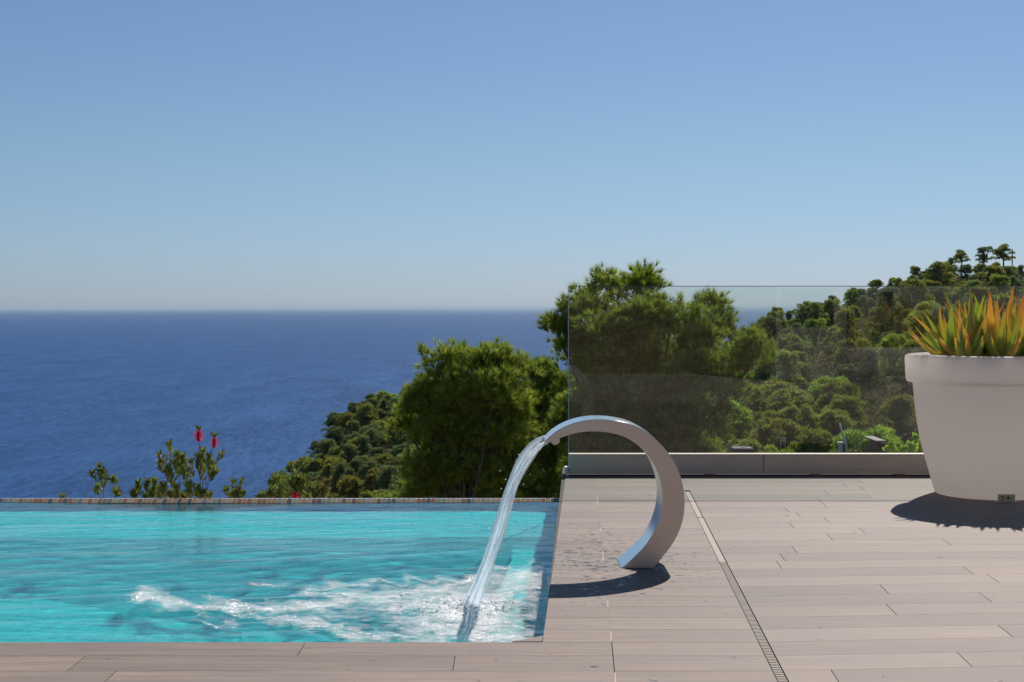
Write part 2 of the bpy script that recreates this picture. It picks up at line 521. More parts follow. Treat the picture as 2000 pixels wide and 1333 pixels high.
# terrain -----------------------------------------------------------
def itp(x, xs, ys): return float(np.interp(x, xs, ys))
RX = [-400, 0, 250, 440, 510, 580, 640, 730, 800, 900, 1040, 1250, 1400, 1440, 1500, 1600, 1700, 1800, 1870, 2000, 2300, 2800]
RY = [2600, 2000, 1500, 1060, 1003, 935, 876, 808, 780, 762, 748, 735, 712, 692, 652, 618, 576, 560, 550, 552, 530, 505]
DX = [0, 480, 800, 1040, 1300, 1500, 2000, 2800]
DR = [300, 330, 420, 520, 500, 430, 440, 420]
VX = [0, 500, 1100, 1450, 2000, 2800]
VD = [220, 210, 160, 110, 100, 100]
VY = [1500, 1260, 1060, 1040, 1015, 1000]
def terr(X, D):
    x = 1000 + F * X / max(D, 12)
    dr = itp(x, DX, DR); zr = CZ - (itp(x, RX, RY) - HY) / F * dr
    dv = itp(x, VX, VD); zv = CZ - (itp(x, VX, VY) - HY) / F * dv
    bumpz = mnoise.noise(Vector((X*.03, D*.03, 0))) * min(2.5, D*.012)
    if D < dv:
        t = max(0, (D - 12.5) / (dv - 12.5)); z = -3.6 + (zv + 3.6) * t
    elif D < dr:
        t = (D - dv) / (dr - dv); z = zv + (zr - zv) * t ** 1.15
    else:
        z = zr - .55 * (D - dr) ** 1.05 * .9
    return max(z + bumpz, -125)
us = np.linspace(-.62, .75, 170); ds = np.concatenate([np.linspace(12.4, 60, 16)[:-1], np.linspace(60, 560, 110), np.linspace(570, 900, 24)])
V = [(u*d, d, terr(u*d, d)) for d in ds for u in us]
nu = len(us); FC = [(i*nu+j, i*nu+j+1, (i+1)*nu+j+1, (i+1)*nu+j) for i in range(len(ds)-1) for j in range(nu-1)]
tag(link('hillside_terrain', np_mesh('hillside_terrain', V, FC, True), M_terrain), kind='structure')

# pool basin ----------------------------------------------------------
ZW = -0.20
YF, YB = 4.90, 9.97
XL = -5.2
def xe(D): return .107 + .0517 * (D - 5.02)      # edge of the deck along the pool
ZF = -1.22
mb = MB()
mb.add([(XL, YF, ZF), (xe(YF), YF, ZF), (xe(YB), YB, ZF), (XL, YB, ZF), (XL, YF, -.035), (xe(YF), YF, -.035), (xe(YB), YB, -.035), (XL, YB, -.035)],
       [(0,1,2,3), (0,4,5,1), (1,5,6,2), (3,0,4,7)][0:3] + [(0,3,7,4)])
# far wall of the basin up to the overflow lip
mb.box((XL, YB, ZF), (xe(YB)+.01, YB+.20, ZW-.03))
# a shallow ledge along the overflow side
mb.box((XL+.004, 8.70, ZF+.004), (xe(8.7)-.004, YB-.004, ZW-.21))
zs_, zf_ = ZW-.21, ZF+.002
mb.add([(XL+.004, 8.699, zs_), (xe(8.7)-.004, 8.699, zs_), (xe(7.2)-.004, 7.2, zf_), (XL+.004, 7.2, zf_), (XL+.004, 8.699, zf_), (xe(8.7)-.004, 8.699, zf_)],
       [(0, 3, 2, 1), (0, 4, 3), (1, 2, 5), (0, 1, 5, 4), (3, 4, 5, 2)])
mb.prism([(xe(5.2)-.28, 5.2), (xe(5.2)-.006, 5.2), (xe(8.69)-.006, 8.69), (xe(8.69)-.28, 8.69)], ZF+.006, ZW-.36)
mb.prism([(XL+.005, 4.91), (-.95, 4.91), (-1.15, 6.3), (-2.2, 6.95), (XL+.005, 7.1)], ZF+.008, ZW-.26)
pb = mb.build('pool_basin', M_pooltile); tag(pb, kind='structure')
try: pb.cycles.is_caustics_receiver = True
except Exception: pass

# water surface
nx, ny = 430, 430
gx = np.linspace(0, 1, nx); gy = np.linspace(YF, YB-.002, ny)
GX, GY = np.meshgrid(gx, gy)
XR = .107 + .0517*(GY-5.02)
GX = XL + (XR - .004 - XL) * GX**.85
LAND = Vector((-.185, 6.38))
H = np.zeros_like(GX)
for k in range(56):
    lam = .055 * (1.085 ** k) * rng.uniform(.8, 1.2)
    lam = min(lam, 1.6)
    a = rng.normal(math.pi/2 + .25, .5)
    kk = 2*math.pi/lam
    H += lam*.0030 * (1.5 if lam < .28 else .8) * rng.uniform(.4, 1) * np.sin(kk*(GX*math.cos(a) + GY*math.sin(a)) + rng.uniform(0, 6.28)) * (0.75+.5*np.sin(GX*1.7+k)*np.sin(GY*1.3+k*2))
rr = np.hypot(GX-LAND.x, GY-LAND.y)
H += .006 * np.exp(-rr/.6) * np.sin(rr*2*math.pi/.15 + 2.2*np.sin(GX*5+1)+ 2.3*np.sin(GY*6) + 1.2*np.sin(GX*13-GY*11))
H *= .54
V = np.stack([GX, GY, ZW + H], -1).reshape(-1, 3)
idx = np.arange(nx*ny).reshape(ny, nx)
Fq = np.stack([idx[:-1, :-1], idx[:-1, 1:], idx[1:, 1:], idx[1:, :-1]], -1).reshape(-1, 4)
wo = link('pool_water', np_mesh('pool_water', V, Fq, True), M_water); tag(wo, kind='structure')
try: wo.cycles.is_caustics_caster = True
except Exception: pass

# overflow lip of small mosaic tiles ----------------------------------
lip = empty('overflow_edge', (0, YB, ZW)); tag(lip, 'long infinity edge of the pool faced with small multicoloured mosaic tiles', 'pool edge')
mb = MB(); x = XL
mb.add([(XL, 0, -.06), (.37, 0, -.06), (.37, .0, -.006), (XL, .0, -.006), (XL, .036, .0145), (.37, .036, .0145), (XL, .078, .0155), (.37, .078, .0155), (XL, .08, -.3), (.37, .08, -.3)],
       [(0, 1, 2, 3), (3, 2, 5, 4), (4, 5, 7, 6), (6, 7, 9, 8)])
mb.build('grout_bed', M_white_grout, lip)
mb = MB()
xq = XL
while xq < .355:
    mb.box((xq+.002, -.006, -.05), (xq+.0315, -.0005, -.0075)); xq += .0335
mb.build('front_tiles', NT('dark_iridescent_tile').P(color=(.05, .06, .12), rough=.12, coat=.5).mat, lip)
mb = MB()
while x < .355:
    a, b = x + .002, x + .0315
    for (y0, z0, y1, z1) in [(-.002, -.004, .034, .0165), (.038, .018, .075, .0175)]:
        ny_ = -(z1-z0); nz_ = (y1-y0)
        mb.add([(a, y0, z0), (b, y0, z0), (b, y1, z1), (a, y1, z1), (a, y0+.004, z0-.003), (b, y0+.004, z0-.003), (b, y1+.004, z1-.003), (a, y1+.004, z1-.003)],
               [(0,1,2,3), (4,7,6,5), (0,4,5,1), (1,5,6,2), (2,6,7,3), (3,7,4,0)])
    x += .0335
mb.build('mosaic_tiles', M_edge, lip)

# deck ----------------------------------------------------------------
def drain_x(D): return .799 + .0558*(D - 4.37)
mb = MB()
rows = []
y = 2.0
PW = .1945
y0 = 4.506 - 13*PW
YE = 9.74
def rowa(Y): return .085 * min(1, max(0, (8.4 - Y)/2.4))
GAP = .0028
k = 0
Yr = y0
rnd = random.Random(3)
while Yr < YE - .01:
    Yn = min(Yr + PW, YE)
    # left part (front coping, or the strip beside the pool)
    def plank(xa_f, xb_f, ya, yb, sl0=0.0, sl1=0.0, xr=0):
        # corners, with a slope of the long sides for the right-hand field
        g = GAP/2; gq = GAP/2 if (xr or yb <= 4.905) else .0002
        A = (xa_f(ya)+gq, ya+g); B = (xb_f(ya)-gq, ya+g)
        Cc = (xb_f(yb)-gq, yb-g); Dd = (xa_f(yb)+gq, yb-g)
        pts = []
        for (qx, qy), s_ in ((A, sl0), (B, sl0), (Cc, sl1), (Dd, sl1)):
            pts.append((qx, qy + s_*(qx - xr)))
        mb.prism(pts, -.022, 0.0)
    if Yn <= 4.905:
        xs = [-6.0]
        cur = -6.0 + rnd.uniform(.2, 1.2)
        while cur < .25:
            xs.append(cur); cur += 1.2
        xs = [q for q in xs if q < .0]
        # joints seen in the photograph
        if abs(Yn-4.885) < .06: xs = [-4.4, -3.2, -2.0, -.68, .357]
        elif abs(Yn-4.70) < .06: xs = [-4.6, -3.4, -2.2, -1.35, -.18]
        elif abs(Yn-4.506) < .06: xs = [-4.7, -3.6, -2.4, -1.2, .357]
        joints = [lambda Y, q=q: q for q in [-6.0] + xs]
        j2 = [lambda Y: .357 + .045*(Y-5.53)] if True else []
        joints = [j for j in joints if j(Yr) < .2] + j2
    else:
        joints = [xe] + [lambda Y: .357 + .045*(Y-5.53)]
    thin = True
    joints.append(lambda Y: drain_x(Y) - .0165)
    for a, b in zip(joints[:-1], joints[1:]): plank(a, b, Yr, Yn)
    # right-hand field
    j = rnd.uniform(.1, 1.1)
    xs = [j + 1.2*i for i in range(6)]
    joints = [lambda Y: drain_x(Y) + .0165] + [lambda Y, q=q: drain_x(Y) + .02 + q + .003*(Y) for q in xs]
    if Yr > 8.95: joints[0] = lambda Y: drain_x(Y) - .020 + 0.0
    for a, b in zip(joints[:-1], joints[1:]):
        plank(a, b, Yr, Yn, rowa(Yr), rowa(Yn), drain_x(Yr))
    Yr = Yn
# small clipped corner by the pool
mb.prism([(-.0, 4.906), (.097, 4.906), (.1055, 4.995)], -.022, 0.0)
deck = mb.build('deck_floor', M_plank); tag(deck, kind='structure')
mb = MB()
mb.prism([(-6, y0), (4.9-.2, y0), (5.5, YE+.6), (xe(YE)+.004, YE+.6), (xe(4.93)+.004, 4.99), (-.002, 4.893), (-6, 4.893)], -.20, -.006)
tag(mb.build('deck_substrate', M_grout), kind='structure')
mb = MB(); mb.box((-9, -6, -.3), (9, y0-.004, -.02))
tag(mb.build('rear_terrace_ground', M_paving), kind='structure')
gx_ = np.linspace(-40, 45, 50); gy_ = np.linspace(-45, -6.05, 30)
V = [(x, y, -.4 + (-6-y)*.12 + mnoise.noise(Vector((x*.2, y*.2, 5)))*1.2*min(1, (-6-y)*.3)) for y in gy_ for x in gx_]
FC = [(i*50+j, i*50+j+1, (i+1)*50+j+1, (i+1)*50+j) for i in range(29) for j in range(49)]
tag(link('added_rear_hillside', np_mesh('added_rear_hillside', V, FC, True), M_terrain), kind='structure')  # unseen slope added so the glass mirrors dark ground behind the camera
# pale joint between the coping and the strip beside the drain
mb = MB()
for (a, b) in ((5.45, 5.62), (4.9, 5.08), (4.3, 4.506), (6.45, 6.75), (7.3, 7.45), (8.3, 8.7)):
    q = lambda Y: .357 + .045*(Y-5.53)
    mb.prism([(q(a)-.0013, a+.02), (q(a)+.0013, a+.02), (q(b)+.0013, b-.02), (q(b)-.0013, b-.02)], -.0004, .0006)
tag(mb.build('pale_grout', M_groutl), kind='structure')
# wall carrying the terrace
mb = MB(); mb.box((XL-.6, 10.35, -4.5), (8, 10.38, -.32)); mb.box((.40, YE+.02, -4.5), (8, 10.34, -.21))
tag(mb.build('terrace_retaining_wall', simple('rendered_wall', (.45, .40, .35), .9)), 'rendered retaining wall under the terrace edge', 'wall')

# drain
dr_ = empty('slot_drain', (drain_x(4.3), 4.3, 0)); tag(dr_, 'narrow slotted drain cover running diagonally across the wood-look deck', 'drain')
mbf = MB(); mbg = MB()
ox, oy = dr_.location.x, dr_.location.y
def dq(D, off): return (drain_x(D) + off - ox, D - oy)
mbf.prism([dq(2.2, -.0175), dq(2.2, .0175), dq(8.96, .0175), dq(8.96, -.0175)], -.019, -.0055)
M_drain = simple('drain_cover', (.21, .165, .12), .65, 0, .12, 20)
D = 2.3
for (a, b) in ((7.84, 8.93), (6.45, 7.82)):
    mbg.prism([dq(a, -.0135), dq(a, .0135), dq(b, .0135), dq(b, -.0135)], -.005, -.0012)
D = 2.3
while D < 6.43:
    mbg.prism([dq(D, -.0135), dq(D, .0135), dq(D+.0125, .0135), dq(D+.0125, -.0135)], -.0115, -.0012); D += .0215
mbf.build('channel', M_darkmetal, dr_); mbg.build('grating', M_drain, dr_)

# glass balustrade -------------------------------------------------------
YG = 9.755
bal = empty('glass_balustrade', (.373, YG, 0)); tag(bal, 'frameless clear glass balustrade standing in a low wood-look beam at the deck end', 'balustrade')
x0 = 0.0; xg = 3.35
mb = MB(); L = [0, 1.28, 2.48, 3.68, 5.0]
for a, b in zip(L[:-1], L[1:]): mb.box((a+.002, -.004, .012), (b-.002, .05, .1395))
mb.box((.001, .052, .012), (5.0, .16, .136))
bevel(mb.build('base_beam', M_beam, bal), .003)
mb = MB(); mb.box((0, -.0075, .1402), (5.0, .055, .144))
mb.build('beam_cap', simple('cap_trim', (.52, .42, .33), .5), bal)
for q in (.9, 1.6, 2.15, 3.0):
    mb = MB(); mb.box((q, .0, .001), (q+.06, .1, .0115)); mb.build('packer', M_red, bal)
def pane(xa, xb, parent):
    z0, z1, t0, t1 = .1445, 1.245, .018, .038
    mb = MB()
    mb.add([(xa,t0,z0),(xb,t0,z0),(xb,t1,z0),(xa,t1,z0),(xa,t0,z1),(xb,t0,z1),(xb,t1,z1),(xa,t1,z1)],
           [(0,1,5,4),(2,3,7,6)], 0)
    mb.add([(xa,t0,z1),(xb,t0,z1),(xb,t1,z1),(xa,t1,z1)], [(0,1,2,3)], 1)
    mb.add([(xa,t0,z0),(xa,t0,z1),(xa,t1,z1),(xa,t1,z0)], [(0,1,2,3)], 2)
    mb.add([(xb,t0,z0),(xb,t0,z1),(xb,t1,z1),(xb,t1,z0)], [(3,2,1,0)], 2)
    g = MB.build(mb, 'glass_pane', [M_glass, M_glass_edge, M_glass_edge_w], parent)
    tr = MB(); tr.box((xa, t0-.001, z1+.0002), (xb, t1+.001, z1+.004)); tr.build('top_edge', M_glass_edge, g)
    tr = MB(); tr.box((xa-.0042, t0-.001, z0), (xa-.0002, t1+.001, z1)); tr.build('side_edge', M_glass_edge_w, g)
pane(0.001, 3.3, bal); pane(3.315, 5.0, bal)
# little end block beside the balustrade
e = MB(); e.box((-.022, -.01, 0.0005), (-.002, .20, .045)); bevel(e.build('end_block', simple('pale_stone', (.62, .58, .54), .7), bal), .003)

# ================================================================== FOUNTAIN
YA = 6.29; SC = YA / F
def ap(u, v):   # detail coordinates -> X, z in the plane of the arch
    xx = 950 + u/2.962; yy = 780 + v/2.962
    return ((xx-1000)*SC, CZ - (yy-HY)*SC)
outer = [(338,246),(355,222),(385,196),(420,172),(460,152),(510,132),(560,121),(610,115),(660,114),(710,117),(760,123),(810,134),(860,149),(905,172),(950,202),(990,236),(1028,275),(1062,318),(1090,362),(1112,408),(1130,455),(1142,505),(1149,555),(1151,605),(1148,655),(1140,702),(1126,748),(1108,790),(1084,832),(1056,872),(1025,908),(1000,936),(972,978)]
inner = [(352,256),(372,250),(398,238),(425,226),(460,211),(500,199),(535,191),(570,187),(610,185),(650,186),(690,189),(728,195),(765,204),(800,217),(835,234),(868,256),(900,283),(930,315),(955,350),(977,390),(995,432),(1008,476),(1017,520),(1021,565),(1019,610),(1012,655),(1000,700),(984,745),(962,788),(934,832),(899,875),(860,915),(783,978)]
O = [ap(*p) for p in outer]; I = [ap(*p) for p in inner]
for i in range(2):
    for Lst in (O, I):
        for q in range(1, len(Lst)-1):
            Lst[q] = tuple((Lst[q-1][j] + 2*Lst[q][j] + Lst[q+1][j])/4 for j in (0, 1))
zb = O[-1][1]
O = [(a, b - zb) for a, b in O]; I = [(a, b - zb) for a, b in I]
AW = .235
fx = (O[-1][0]+I[-1][0])/2
fnt = empty('fountain_spout', (fx, YA + AW/2, 0.0)); tag(fnt, 'curved stainless steel waterfall spout arching over the pool corner', 'fountain')
y0_, y1_ = -AW/2, AW/2
mb = MB(); n = len(O)
vs = [(a-fx, y0_, b) for a, b in O] + [(a-fx, y0_, b) for a, b in I] + [(a-fx, y1_, b) for a, b in O] + [(a-fx, y1_, b) for a, b in I]
fs = []
for i in range(n-1):
    fs.append(((i, i+1, n+i+1, n+i), 0)); fs.append(((2*n+i+1, 2*n+i, 3*n+i, 3*n+i+1), 0))
    fs.append(((i+1, i, 2*n+i, 2*n+i+1), 1)); fs.append(((n+i, n+i+1, 3*n+i+1, 3*n+i), 1))
fs.append(((n-1, 2*n-1+0, 4*n-1, 3*n-1), 0)); fs.append(((0, 2*n, 3*n, n), 0))
for f, mi in fs: mb.add([vs[q] for q in f], [(0, 1, 2, 3)], mi)
me_o = mb.build('arch', [M_steel, M_steel_pol], fnt)
import bmesh
bm = bmesh.new(); bm.from_mesh(me_o.data); bmesh.ops.remove_doubles(bm, verts=bm.verts, dist=1e-5); bmesh.ops.recalc_face_normals(bm, faces=bm.faces)
for f in bm.faces: f.smooth = True
bm.to_mesh(me_o.data); bm.free()
for e_ in me_o.data.edges: pass
me_o.data.set_sharp_from_angle(angle=R(40)) if hasattr(me_o.data, 'set_sharp_from_angle') else None
bevel(me_o, .0018, 2)
# rounded pipe under the mouth
cx_, cz_ = ap(398, 238); cx_ -= fx; cz_ -= zb
mb = MB(); mb.tube([(cx_, y0_-.002, cz_), (cx_, y1_+.002, cz_)], .0195, 28); mb.build('outlet_pipe', M_steel, fnt)
mb = MB(); mb.box((I[-1][0]-fx-.004, y0_+.01, .0), (O[-1][0]-fx-.02, y1_+.006, .003)); mb.build('base_plate', M_steel_pol, fnt)
mb = MB(); mx, mz = ap(350, 245); mx -= fx; mz -= zb

# seam in the upper skin
# falling water -----------------------------------------------------------
def sp(x, y, Yd=YA+AW/2): return Vector(((x-1000)/F*Yd, Yd, CZ-(y-HY)/F*Yd))
path_px = [(1068,858,18), (1052,866,24), (1034,886,27), (1018,912,26), (1004,942,24), (992,975,25), (981,1010,26), (970,1048,27), (957,1085,28), (944,1122,30), (930,1158,33), (917,1190,36), (911,1202,38)]
P = [sp(a, b) for a, b, c in path_px]; Wd = [c/F*6.4/2*.86 for a, b, c in path_px]
def interp_path(t):
    f = t*(len(P)-1); i = min(int(f), len(P)-2); q = f-i
    p0, p1, p2, p3 = P[max(i-1,0)], P[i], P[i+1], P[min(i+2,len(P)-1)]
    c = .5*((2*p1)+(-p0+p2)*q+(2*p0-5*p1+4*p2-p3)*q*q+(-p0+3*p1-3*p2+p3)*q**3)
    return c, Wd[i]*(1-q)+Wd[i+1]*q
wf = empty('falling_water', P[-1]); tag(wf, 'clear sheet of water falling from the steel spout into the pool', 'water jet')
b0 = Vector(P[-1])
nt, nk = 150, 56
V = []
for i in range(nt):
    t = i/(nt-1); c, wd = interp_path(t)
    c2, _ = interp_path(min(1, t+.01)); c1, _ = interp_path(max(0, t-.01))
    tg = (c2-c1).normalized(); sd = Vector((0, 1, 0)); nr = tg.cross(sd).normalized()
    yw = (AW/2*.86)*(1 - .55*t**.8)
    for k in range(nk):
        a = 2*math.pi*k/nk
        ph = a*3
        st = mnoise.noise(Vector((math.cos(a)*2.4, math.sin(a)*2.4, t*4.5)))*.42 + mnoise.noise(Vector((math.cos(a)*6, math.sin(a)*6, t*9+5)))*.22
        st *= min(1, .25+t*2.2)
        rx_ = wd*(1+st); ry_ = yw*(1+st*.7)
        V.append(c + nr*math.cos(a)*rx_ + sd*math.sin(a)*ry_ - b0)
V = np.array([tuple(v) for v in V])
Fq = [(i*nk+k, i*nk+(k+1) % nk, (i+1)*nk+(k+1) % nk, (i+1)*nk+k) for i in range(nt-1) for k in range(nk)]
link('water_sheet', np_mesh('water_sheet', V, Fq, True), M_stream, wf)
# strands and drops
mb = MB()
for s_ in range(10):
    yo = random.uniform(-.095, .095); xo = random.uniform(-1.0, 1.0); t0 = random.uniform(0, .15); pts = []; rad = []
    for i in range(26):
        t = t0 + (1-t0)*i/25
        c, wd = interp_path(t)
        wob = mnoise.noise(Vector((s_*3.1, t*5, 0)))*.4
        pts.append(c - b0 + Vector((wd*(xo+wob)*.9, yo*(1-.5*t), .0))); rad.append(.0022+.0025*abs(mnoise.noise(Vector((t*9, s_, 3)))))
    mb.tube(pts, rad, 6)
mb.build('water_strands', M_stream, wf)
mb = MB()
def ball(mb, c, r, n=6, sz=1.0):
    prof = [(r*math.sin(math.pi*i/4), r*sz*-math.cos(math.pi*i/4)) for i in range(5)]
    vs = []
    for rr_, z in prof:
        for k in range(n): vs.append((c[0]+rr_*math.cos(2*math.pi*k/n), c[1]+rr_*math.sin(2*math.pi*k/n), c[2]+z))
    fs = [(i*n+k, i*n+(k+1) % n, (i+1)*n+(k+1) % n, (i+1)*n+k) for i in range(4) for k in range(n)]
    mb.add(vs, fs, 0, True)
for i in range(110):
    t = random.random()**.7; c, wd = interp_path(t)
    q = c - b0 + Vector((random.gauss(0, 1)*wd*1.25, random.gauss(0, .06), random.gauss(0, .02)))
    ball(mb, q, random.uniform(.0012, .0036))
for i in range(0):
    a = random.uniform(0, 6.28); r = abs(random.gauss(0, .16))
    ball(mb, (math.cos(a)*r, math.sin(a)*r, .03+max(.0, random.gauss(.0, .04))), random.uniform(.001, .004))
mb.build('droplets', M_stream, wf)
mb = MB()
for i in range(420):
    a = random.uniform(0, 6.28); r = abs(random.gauss(0, .10))
    hh = max(0, random.gauss(.004, .018))*math.exp(-r*7)
    ball(mb, (math.cos(a)*r*1.3, math.sin(a)*r, .034+hh), random.uniform(.0025, .008), 6, .7)
mb.build('splash', NT('splash_white').P(color=(.93, .95, .95), rough=.15, spec=.8).mat, wf)

# foam --------------------------------------------------------------------
strk = [([(285,1160),(340,1184),(430,1184),(540,1191),(640,1182),(760,1172),(860,1152),(940,1128),(1040,1122)], 9, .95),
        ([(560,1214),(640,1229),(690,1244),(780,1248),(880,1250)], 9, .85),
        ([(700,1170),(800,1185),(880,1200),(950,1180)], 20, .9),
        ([(640,1200),(700,1215),(800,1215),(900,1225)], 6, .5),
        ([(820,1215),(880,1235),(960,1245),(1000,1240)], 16, 1.0),
        ([(580,1166),(660,1143),(760,1136),(880,1134)], 5, .72),
        ([(690,1165),(780,1152),(860,1160)], 6, .6),
        ([(920,1190),(990,1160),(1048,1140)], 16, .95),
        ([(930,1150),(1000,1135),(1055,1118)], 8, .8),
        ([(955,1188),(1045,1194)], 7, .75), ([(945,1215),(1038,1212)], 8, .7),
        ([(960,1112),(985,1108)], 5, .8), ([(400,1214),(450,1226)], 5, .7), ([(440,1190),(500,1208)], 5, .7), ([(500,1143),(530,1143)], 4, .55),
        ([(1035,1105),(1045,1100)], 4, .5), ([(0,1180),(120,1160),(250,1165)], 3, .35), ([(900,1185),(925,1215)], 30, 1.2)]
nxf, nyf = 420, 260
fxs = np.linspace(-1.75, .17, nxf); fys = np.linspace(5.75, 7.75, nyf)
FX, FY = np.meshgrid(fxs, fys)
# conform to the water waves: sample nearest water vertex heights
Xr = .107 + .0517*(FY-5.02)
uu = np.clip((FX - XL)/(Xr - .004 - XL), 0, 1)**(1/.85)*(nx-1); vv = (FY-YF)/(YB-.002-YF)*(ny-1)
ui = np.clip(uu.astype(int), 0, nx-2); vi = np.clip(vv.astype(int), 0, ny-2)
fu = uu-ui; fv = vv-vi
Hs = H[vi, ui]*(1-fu)*(1-fv)+H[vi, ui+1]*fu*(1-fv)+H[vi+1, ui]*(1-fu)*fv+H[vi+1, ui+1]*fu*fv
PX = 1000 + F*FX/FY; PY = HY + F*(CZ-ZW)/FY
# warp so that the foam edges are ragged
wx = np.zeros_like(PX); wy = np.zeros_like(PX)
for k in range(8):
    a, b, c_ = rng.uniform(.01, .09), rng.uniform(.04, .25), rng.uniform(0, 6.28)
    wx += 4*np.sin(PX*a+PY*b+c_); wy += 1.8*np.sin(PX*a*1.3-PY*b+c_*2)
QX, QY = PX+wx, PY+wy
dens = np.zeros_like(PX)
for pts, wd, st in strk:
    for (ax, ay), (bx_, by_) in zip(pts[:-1], pts[1:]):
        dx_, dy_ = bx_-ax, by_-ay
        t = np.clip(((QX-ax)*dx_*.15+(QY-ay)*dy_)/(dx_*dx_*.15+dy_*dy_+1e-6), 0, 1)
        d_ = np.hypot((QX-ax-t*dx_)*.35, QY-ay-t*dy_)
        dens = np.maximum(dens, st*np.clip(1.12-d_/wd*.44, 0, 1))
g1 = 1.05*np.exp(-(((QX-840)/95)**2+((QY-1190)/30)**2))
dens = np.maximum(dens, g1*1.0)
inside = FX < Xr - .035
dens = np.where(inside, dens, 0)
dens -= .05
V = np.stack([FX, FY, ZW+Hs+.004+.012*np.clip(dens, 0, 1)*np.exp(-np.hypot(FX-LAND.x, FY-LAND.y)/.25)], -1).reshape(-1, 3)
idx = np.arange(nxf*nyf).reshape(nyf, nxf)
Fq = np.stack([idx[:-1, :-1], idx[:-1, 1:], idx[1:, 1:], idx[1:, :-1]], -1).reshape(-1, 4)
dm = dens.ravel()[Fq].max(1) > -.17
Fq = Fq[dm]
used = np.unique(Fq); remap = -np.ones(len(V), int); remap[used] = np.arange(len(used))
fo = link('foam', np_mesh('foam', V[used], remap[Fq], True, {'foam_amount': ('FLOAT', dens.ravel()[used])}), M_foam)
tag(fo, 'white foam spreading on the pool where the falling water lands', 'foam', kind='stuff')

# ================================================================== PLANTER AND ALOE
PC = Vector((2.83, 8.78, 0))
PS = .885
pl = empty('planter', PC); tag(pl, 'large round white plastic plant pot with a thick rim on the deck', 'plant pot')
mb = MB()
prof = [(.0, .002), (.325, .002), (.35, .006), (.362, .016), (.374, .05), (.395, .12), (.427, .22), (.455, .32), (.476, .42), (.49, .52), (.499, .61), (.5035, .655), (.505, .662),
        (.51, .664), (.536, .666), (.545, .672), (.549, .684), (.553, .74), (.556, .80), (.554, .816), (.546, .825), (.53, .829), (.44, .829), (.432, .826), (.425, .815), (.42, .74), (.0, .735)]
prof = [(r*PS, z) for r, z in prof]
mb.lathe(prof, 96); mb.build('pot_body', M_pot, pl)
mb = MB(); mb.lathe([(0.0, .778), (.15, .782), (.25, .776), (.372, .768)], 48); mb.build('soil', M_soil, pl)
# lamp plate low on the pot front
sh = empty('socket_panel', (-.02, .0465, 0)); sh.parent = pl
plate = MB(); plate.box((-.05, -.403, .004), (.045, -.386, .045)); po = sh; bevel(plate.build('socket_plate', M_brass, sh), .002)
q = MB(); q.box((-.068, -.408, .0005), (.066, -.386, .0035)); q.build('socket_foot', M_brass, po)
q = MB()
q.tube([(.005, -.4035, .025), (.005, -.4065, .025)], .0075, 16); q.build('socket', M_darkmetal, po)
q = MB()
for xx, zz in ((-.028, .032), (-.028, .016)): q.tube([(xx, -.4035, zz), (xx, -.406, zz)], .005, 12)
q.build('indicator', M_red, po)
for sx in (-.014, .022, .034):
    q = MB(); q.tube([(sx, -.4035, .025), (sx, -.4052, .025)], .0018, 8); q.build('screw', M_darkmetal, po)

